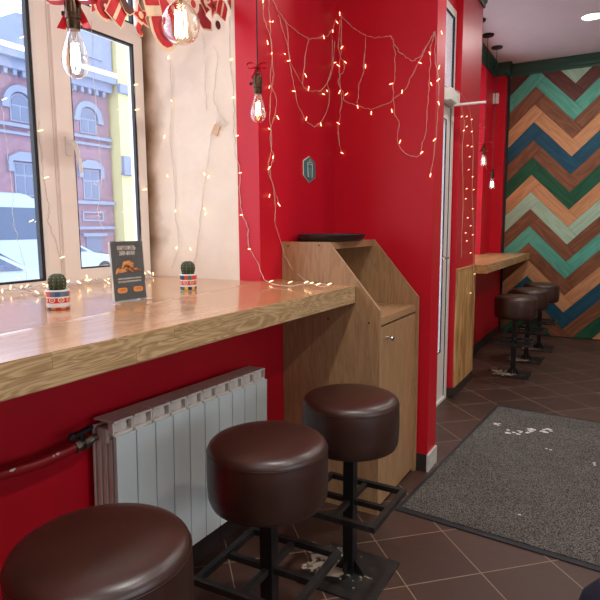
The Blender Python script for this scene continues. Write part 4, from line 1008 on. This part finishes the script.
o = link('garland_cord', bm, M['cream'], None, True); tag(o, 'thin cord carrying the paper cutouts across the window', 'cord')

# ------------------------------------------------------------------ street outside
K = 1.517
def ez(z): return CAM.z+(z-CAM.z)*K
M['brick'] = plain('hazed_mauve_brick', srgb(126, 100, 116), .9, var=.12, vscale=3)  # mauve brick with bluish street haze mixed into its colour
M['stone'] = plain('hazed_pale_stone', srgb(118, 128, 154), .9, var=.06, vscale=2)  # pale stone, its blue tint stands for haze
M['snowroof'] = plain('snow_cover', srgb(236, 240, 248), .9)
M['yellow'] = plain('yellow_render', srgb(190, 182, 136), .9, var=.04, vscale=1)
M['farglass'] = plain('dim_window_glass', srgb(84, 96, 124), .2)
M['carwhite'] = plain('hazed_white_car_paint', srgb(150, 166, 190), .25, coat=.5)  # white paint dulled to blue: haze put into the colour
M['cardark'] = plain('car_glass', srgb(62, 80, 110), .1)
M['tyre'] = plain('tyre_rubber', srgb(40, 42, 48), .8)
GZ = -.55
struct(link('ground', B(-60, XW-.02, -30, 90, GZ-.1, GZ), M['snowroof']))
FX = -28.
t = thing('brick_building', 'mauve brick house with arched windows across the street', 'building', (FX, 0, 0))
bm = bmesh.new(); box(bm, -8, 0, 2, 26.6, GZ, ez(7.2)); link('wall', bm, M['brick'], t)
bm = bmesh.new()
for za, zb, d in ((ez(6.92), ez(7.25), .5), (ez(7.25), ez(7.5), .9), (ez(4.94), ez(5.06), .25), (ez(4.68), ez(4.78), .15), (ez(2.28), ez(2.42), .25), (ez(1.24), ez(1.36), .2), (ez(-.2), ez(.15), .15)):
    box(bm, 0, d, 2, 26.55, za, zb)
y_ = 2.2
while y_ < 26.4: box(bm, 0, .4, y_, y_+.22, ez(6.72), ez(6.92)); y_ += .55
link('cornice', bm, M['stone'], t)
bm = bmesh.new(); box(bm, -8.2, .95, 1.8, 26.58, ez(7.5), ez(7.68)); prism(bm, [(-8, ez(7.68)), (.7, ez(7.68)), (-2.5, ez(8.25)), (-5, ez(8.25))], 'y', 2, 26.5); link('roof', bm, M['snowroof'], t)
bm = bmesh.new(); box(bm, -1.5, 0.4, 20.2, 21.2, ez(7.68), ez(8.9)); box(bm, -3.0, .5, 23.2, 26.6, ez(7.68), ez(9.3)); box(bm, -3.2, .7, 23.0, 26.65, ez(9.3), ez(9.45)); box(bm, .5, .6, 23.9, 25.8, ez(8.1), ez(9.0)); link('chimney', bm, M['stone'], t)
cols = [(13.5+3.02*k-.12)*K for k in range(-3, 2)]
for k, yc in enumerate(cols):
    hw = .62 if k < 5 else .5
    # arched upper window
    bm = bmesh.new(); arch = [(yc+hw*math.cos(PI*i/12), ez(5.75)+hw*math.sin(PI*i/12)) for i in range(13)]
    o_ = [(yc-hw, ez(5.14)), (yc+hw, ez(5.14))]+arch
    prism(bm, o_, 'x', .02, .06); wdw = link('window', bm, M['stone'], t)
    bm = bmesh.new(); ar2 = [(yc+(hw-.1)*math.cos(PI*i/12), ez(5.75)+(hw-.1)*math.sin(PI*i/12)) for i in range(13)]
    for s in (-1, 1):
        box(bm, .061, .08, min(yc+s*.05, yc+s*(hw-.1)), max(yc+s*.05, yc+s*(hw-.1)), ez(5.2), ez(5.68))
    prism(bm, ar2, 'x', .061, .08); link('pane', bm, M['farglass'], wdw)
    bm = bmesh.new(); ri = [(yc+(hw+.08)*math.cos(PI*i/14), ez(5.75)+(hw+.08)*math.sin(PI*i/14)) for i in range(15)]; ro = [(yc+(hw+.42)*math.cos(PI*i/14), ez(5.75)+(hw+.42)*math.sin(PI*i/14)) for i in range(15)]
    for i in range(14): prism(bm, [ri[i], ro[i], ro[i+1], ri[i+1]], 'x', .0, .2)
    for s in (-1, 1): box(bm, 0, .2, min(yc+s*(hw+.08), yc+s*(hw+.5)), max(yc+s*(hw+.08), yc+s*(hw+.5)), ez(5.6), ez(5.75))
    link('arch_moulding', bm, M['stone'], t)
    # lower window with pediment
    bm = bmesh.new(); box(bm, .02, .06, yc-hw, yc+hw, ez(2.47), ez(3.70)); wdw = link('window', bm, M['stone'], t)
    bm = bmesh.new()
    for s in (-1, 1):
        a, b = sorted((yc+s*.05, yc+s*(hw-.1))); box(bm, .061, .08, a, b, ez(2.55), ez(3.2)); box(bm, .061, .08, a, b, ez(3.27), ez(3.64))
    link('pane', bm, M['farglass'], wdw)
    bm = bmesh.new(); prism(bm, [(yc-hw-.35, ez(3.35)), (yc-hw-.1, ez(3.35)), (yc-hw-.1, ez(3.74)), (yc+hw+.1, ez(3.74)), (yc+hw+.1, ez(3.35)), (yc+hw+.35, ez(3.35)), (yc+hw+.35, ez(3.85)), (yc+hw*.5, ez(4.08)), (yc-hw*.5, ez(4.08)), (yc-hw-.35, ez(3.85))], 'x', 0, .2); link('pediment', bm, M['stone'], t)
    bm = bmesh.new(); ring_rect(bm, 0, .12, yc-hw-.2, yc+hw+.2, ez(1.58), ez(1.98), (.1, .1, .1, .1)); link('wall_panel', bm, M['stone'], t)
    bm = bmesh.new(); box(bm, .01, .05, yc-hw, yc+hw, ez(.25), ez(.95)); b_w = link('window', bm, M['farglass'], t)
    bm = bmesh.new(); box(bm, 0, .25, yc-hw-.3, yc+hw+.3, ez(.95), ez(1.08)); link('lintel', bm, M['stone'], t)
t = thing('yellow_building', 'pale yellow rendered house beside the brick one', 'building', (FX+.8, 26.75, 0))
bm = bmesh.new(); box(bm, -1.2, 0, 0, 22, GZ, 15); link('wall', bm, M['yellow'], t)
bm = bmesh.new(); box(bm, 0, .3, -.1, 22, ez(6.95), ez(7.3)); box(bm, 0, .25, 0, 22, ez(3.55), ez(4.35)); box(bm, .0, .35, -.1, 22, ez(3.55), ez(3.65)); link('band', bm, M['stone'], t)
bm = bmesh.new(); box(bm, -1.4, .5, -.1, 22.2, 15, 15.3); link('roof', bm, M['snowroof'], t)

def car(name, label, x, y_, z, L_=4.5, mirror=1):
    t = thing(name, label, 'car', (x, y_, z), 0, None)
    # side profile in (y, z), front toward +y
    prof = [(-2.2, .25), (2.15, .25), (2.25, .45), (2.18, .72), (1.9, .84), (1.1, .95), (.92, .98), (-1.75, 1.02), (-2.15, .95), (-2.25, .6)]
    bm = bmesh.new(); prism(bm, prof, 'x', -.86, .86); bmesh.ops.bevel(bm, geom=bm.edges[:], offset=.05, segments=3, affect='EDGES'); link('body', bm, M['carwhite'], t, True)
    bm = bmesh.new(); base = [(-1.7, 1.0), (1.0, .96), (.25, 1.40), (-.2, 1.46), (-1.0, 1.44)]; vs = []
    A = [bm.verts.new((-.82 if k < 2 else -.62, a, b)) for k, (a, b) in enumerate(base)]; Bv = [bm.verts.new((.82 if k < 2 else .62, a, b)) for k, (a, b) in enumerate(base)]
    bm.faces.new(A[::-1]); bm.faces.new(Bv)
    for i in range(5): bm.faces.new([A[i], A[(i+1) % 5], Bv[(i+1) % 5], Bv[i]])
    link('cabin', bm, M['carwhite'], t)
    bm = bmesh.new()
    for tri in ([(-1.25, 1.06), (-.35, 1.05), (-.35, 1.40), (-.95, 1.38)], [(-.28, 1.05), (.72, 1.03), (.2, 1.34), (-.28, 1.40)]):
        def xx(b): return .82-(b-1.0)/.46*.2+.012
        A = [bm.verts.new((xx(b), a, b)) for a, b in tri]; Bv = [bm.verts.new((xx(b)-.01, a, b)) for a, b in tri]
        bm.faces.new(A); bm.faces.new(Bv[::-1])
        for i in range(4): bm.faces.new([A[i], A[(i+1) % 4], Bv[(i+1) % 4], Bv[i]])
    link('side_glass', bm, M['cardark'], t)
    bm = bmesh.new(); bar(bm, (.0, .985, .985), (0, .29, 1.395), 1.35, .02); link('windscreen', bm, M['cardark'], t)
    for yy in (-1.4, 1.4):
        bm = bmesh.new(); lathe(bm, [(0, -.1), (.31, -.1), (.33, -.06), (.33, .06), (.31, .1), (0, .1)], 24)
        for s in (-1, 1):
            if s == -1:
                wmesh = link('wheel', bm, M['tyre'], t, True, (.80*s, yy, .33)); wmesh.rotation_euler = (0, PI/2, 0)
            else:
                w2 = wmesh.copy(); C.objects.link(w2); w2.location = (.80*s, yy, .33)
        bm = bmesh.new(); lathe(bm, [(0, .0), (.21, 0), (.21, .02), (0, .02)], 20); h = link('hubcap', bm, M['steel'], t, True, (.895, yy, .33)); h.rotation_euler = (0, PI/2, 0)
    return t
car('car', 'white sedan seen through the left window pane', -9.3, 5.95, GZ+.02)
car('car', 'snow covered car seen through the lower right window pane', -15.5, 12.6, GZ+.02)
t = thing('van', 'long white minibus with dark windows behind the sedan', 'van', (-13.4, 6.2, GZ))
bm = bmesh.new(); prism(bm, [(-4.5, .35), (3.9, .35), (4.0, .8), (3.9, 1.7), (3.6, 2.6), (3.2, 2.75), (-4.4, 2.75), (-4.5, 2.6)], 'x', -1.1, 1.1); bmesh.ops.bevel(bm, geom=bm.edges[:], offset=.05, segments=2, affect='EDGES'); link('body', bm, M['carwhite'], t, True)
bm = bmesh.new()
for a, b in ((-4.2, -2.9), (-2.8, -1.5), (-1.4, -.1), (0, 1.3), (1.4, 2.3), (2.4, 3.5)): box(bm, 1.102, 1.112, a, b, 1.55, 2.38)
link('side_glass', bm, M['cardark'], t)
for yy in (-2.8, 2.6):
    bm = bmesh.new(); lathe(bm, [(0, -.12), (.36, -.12), (.38, 0), (.36, .12), (0, .12)], 24); h = link('wheel', bm, M['tyre'], t, True, (1.02, yy, .38)); h.rotation_euler = (0, PI/2, 0)

# ------------------------------------------------------------------ unidentified dark shape at the picture edge, modelled as a bag
M['navy'] = plain('navy_fabric', srgb(28, 30, 48), .8, bump=.3, bscale=120)
t = thing('unidentified_shape', 'unidentified dark navy shape at the lower right picture edge, given the form of a bag', 'unidentified object', (1.45, 1.68, 0))
bm = bmesh.new(); lathe(bm, [(0, .001), (.12, .001), (.15, .03), (.155, .14), (.13, .24), (.09, .29), (0, .30)], 32, sy=.8); link('body', bm, M['navy'], t, True)
bm = bmesh.new(); tube(bm, smooth_path([(.06, -.02, .285), (.06, -.03, .31), (.0, -.04, .32), (-.06, -.03, .31), (-.06, -.02, .285)], 5), .007, 8); link('handle', bm, M['navy'], t, True)
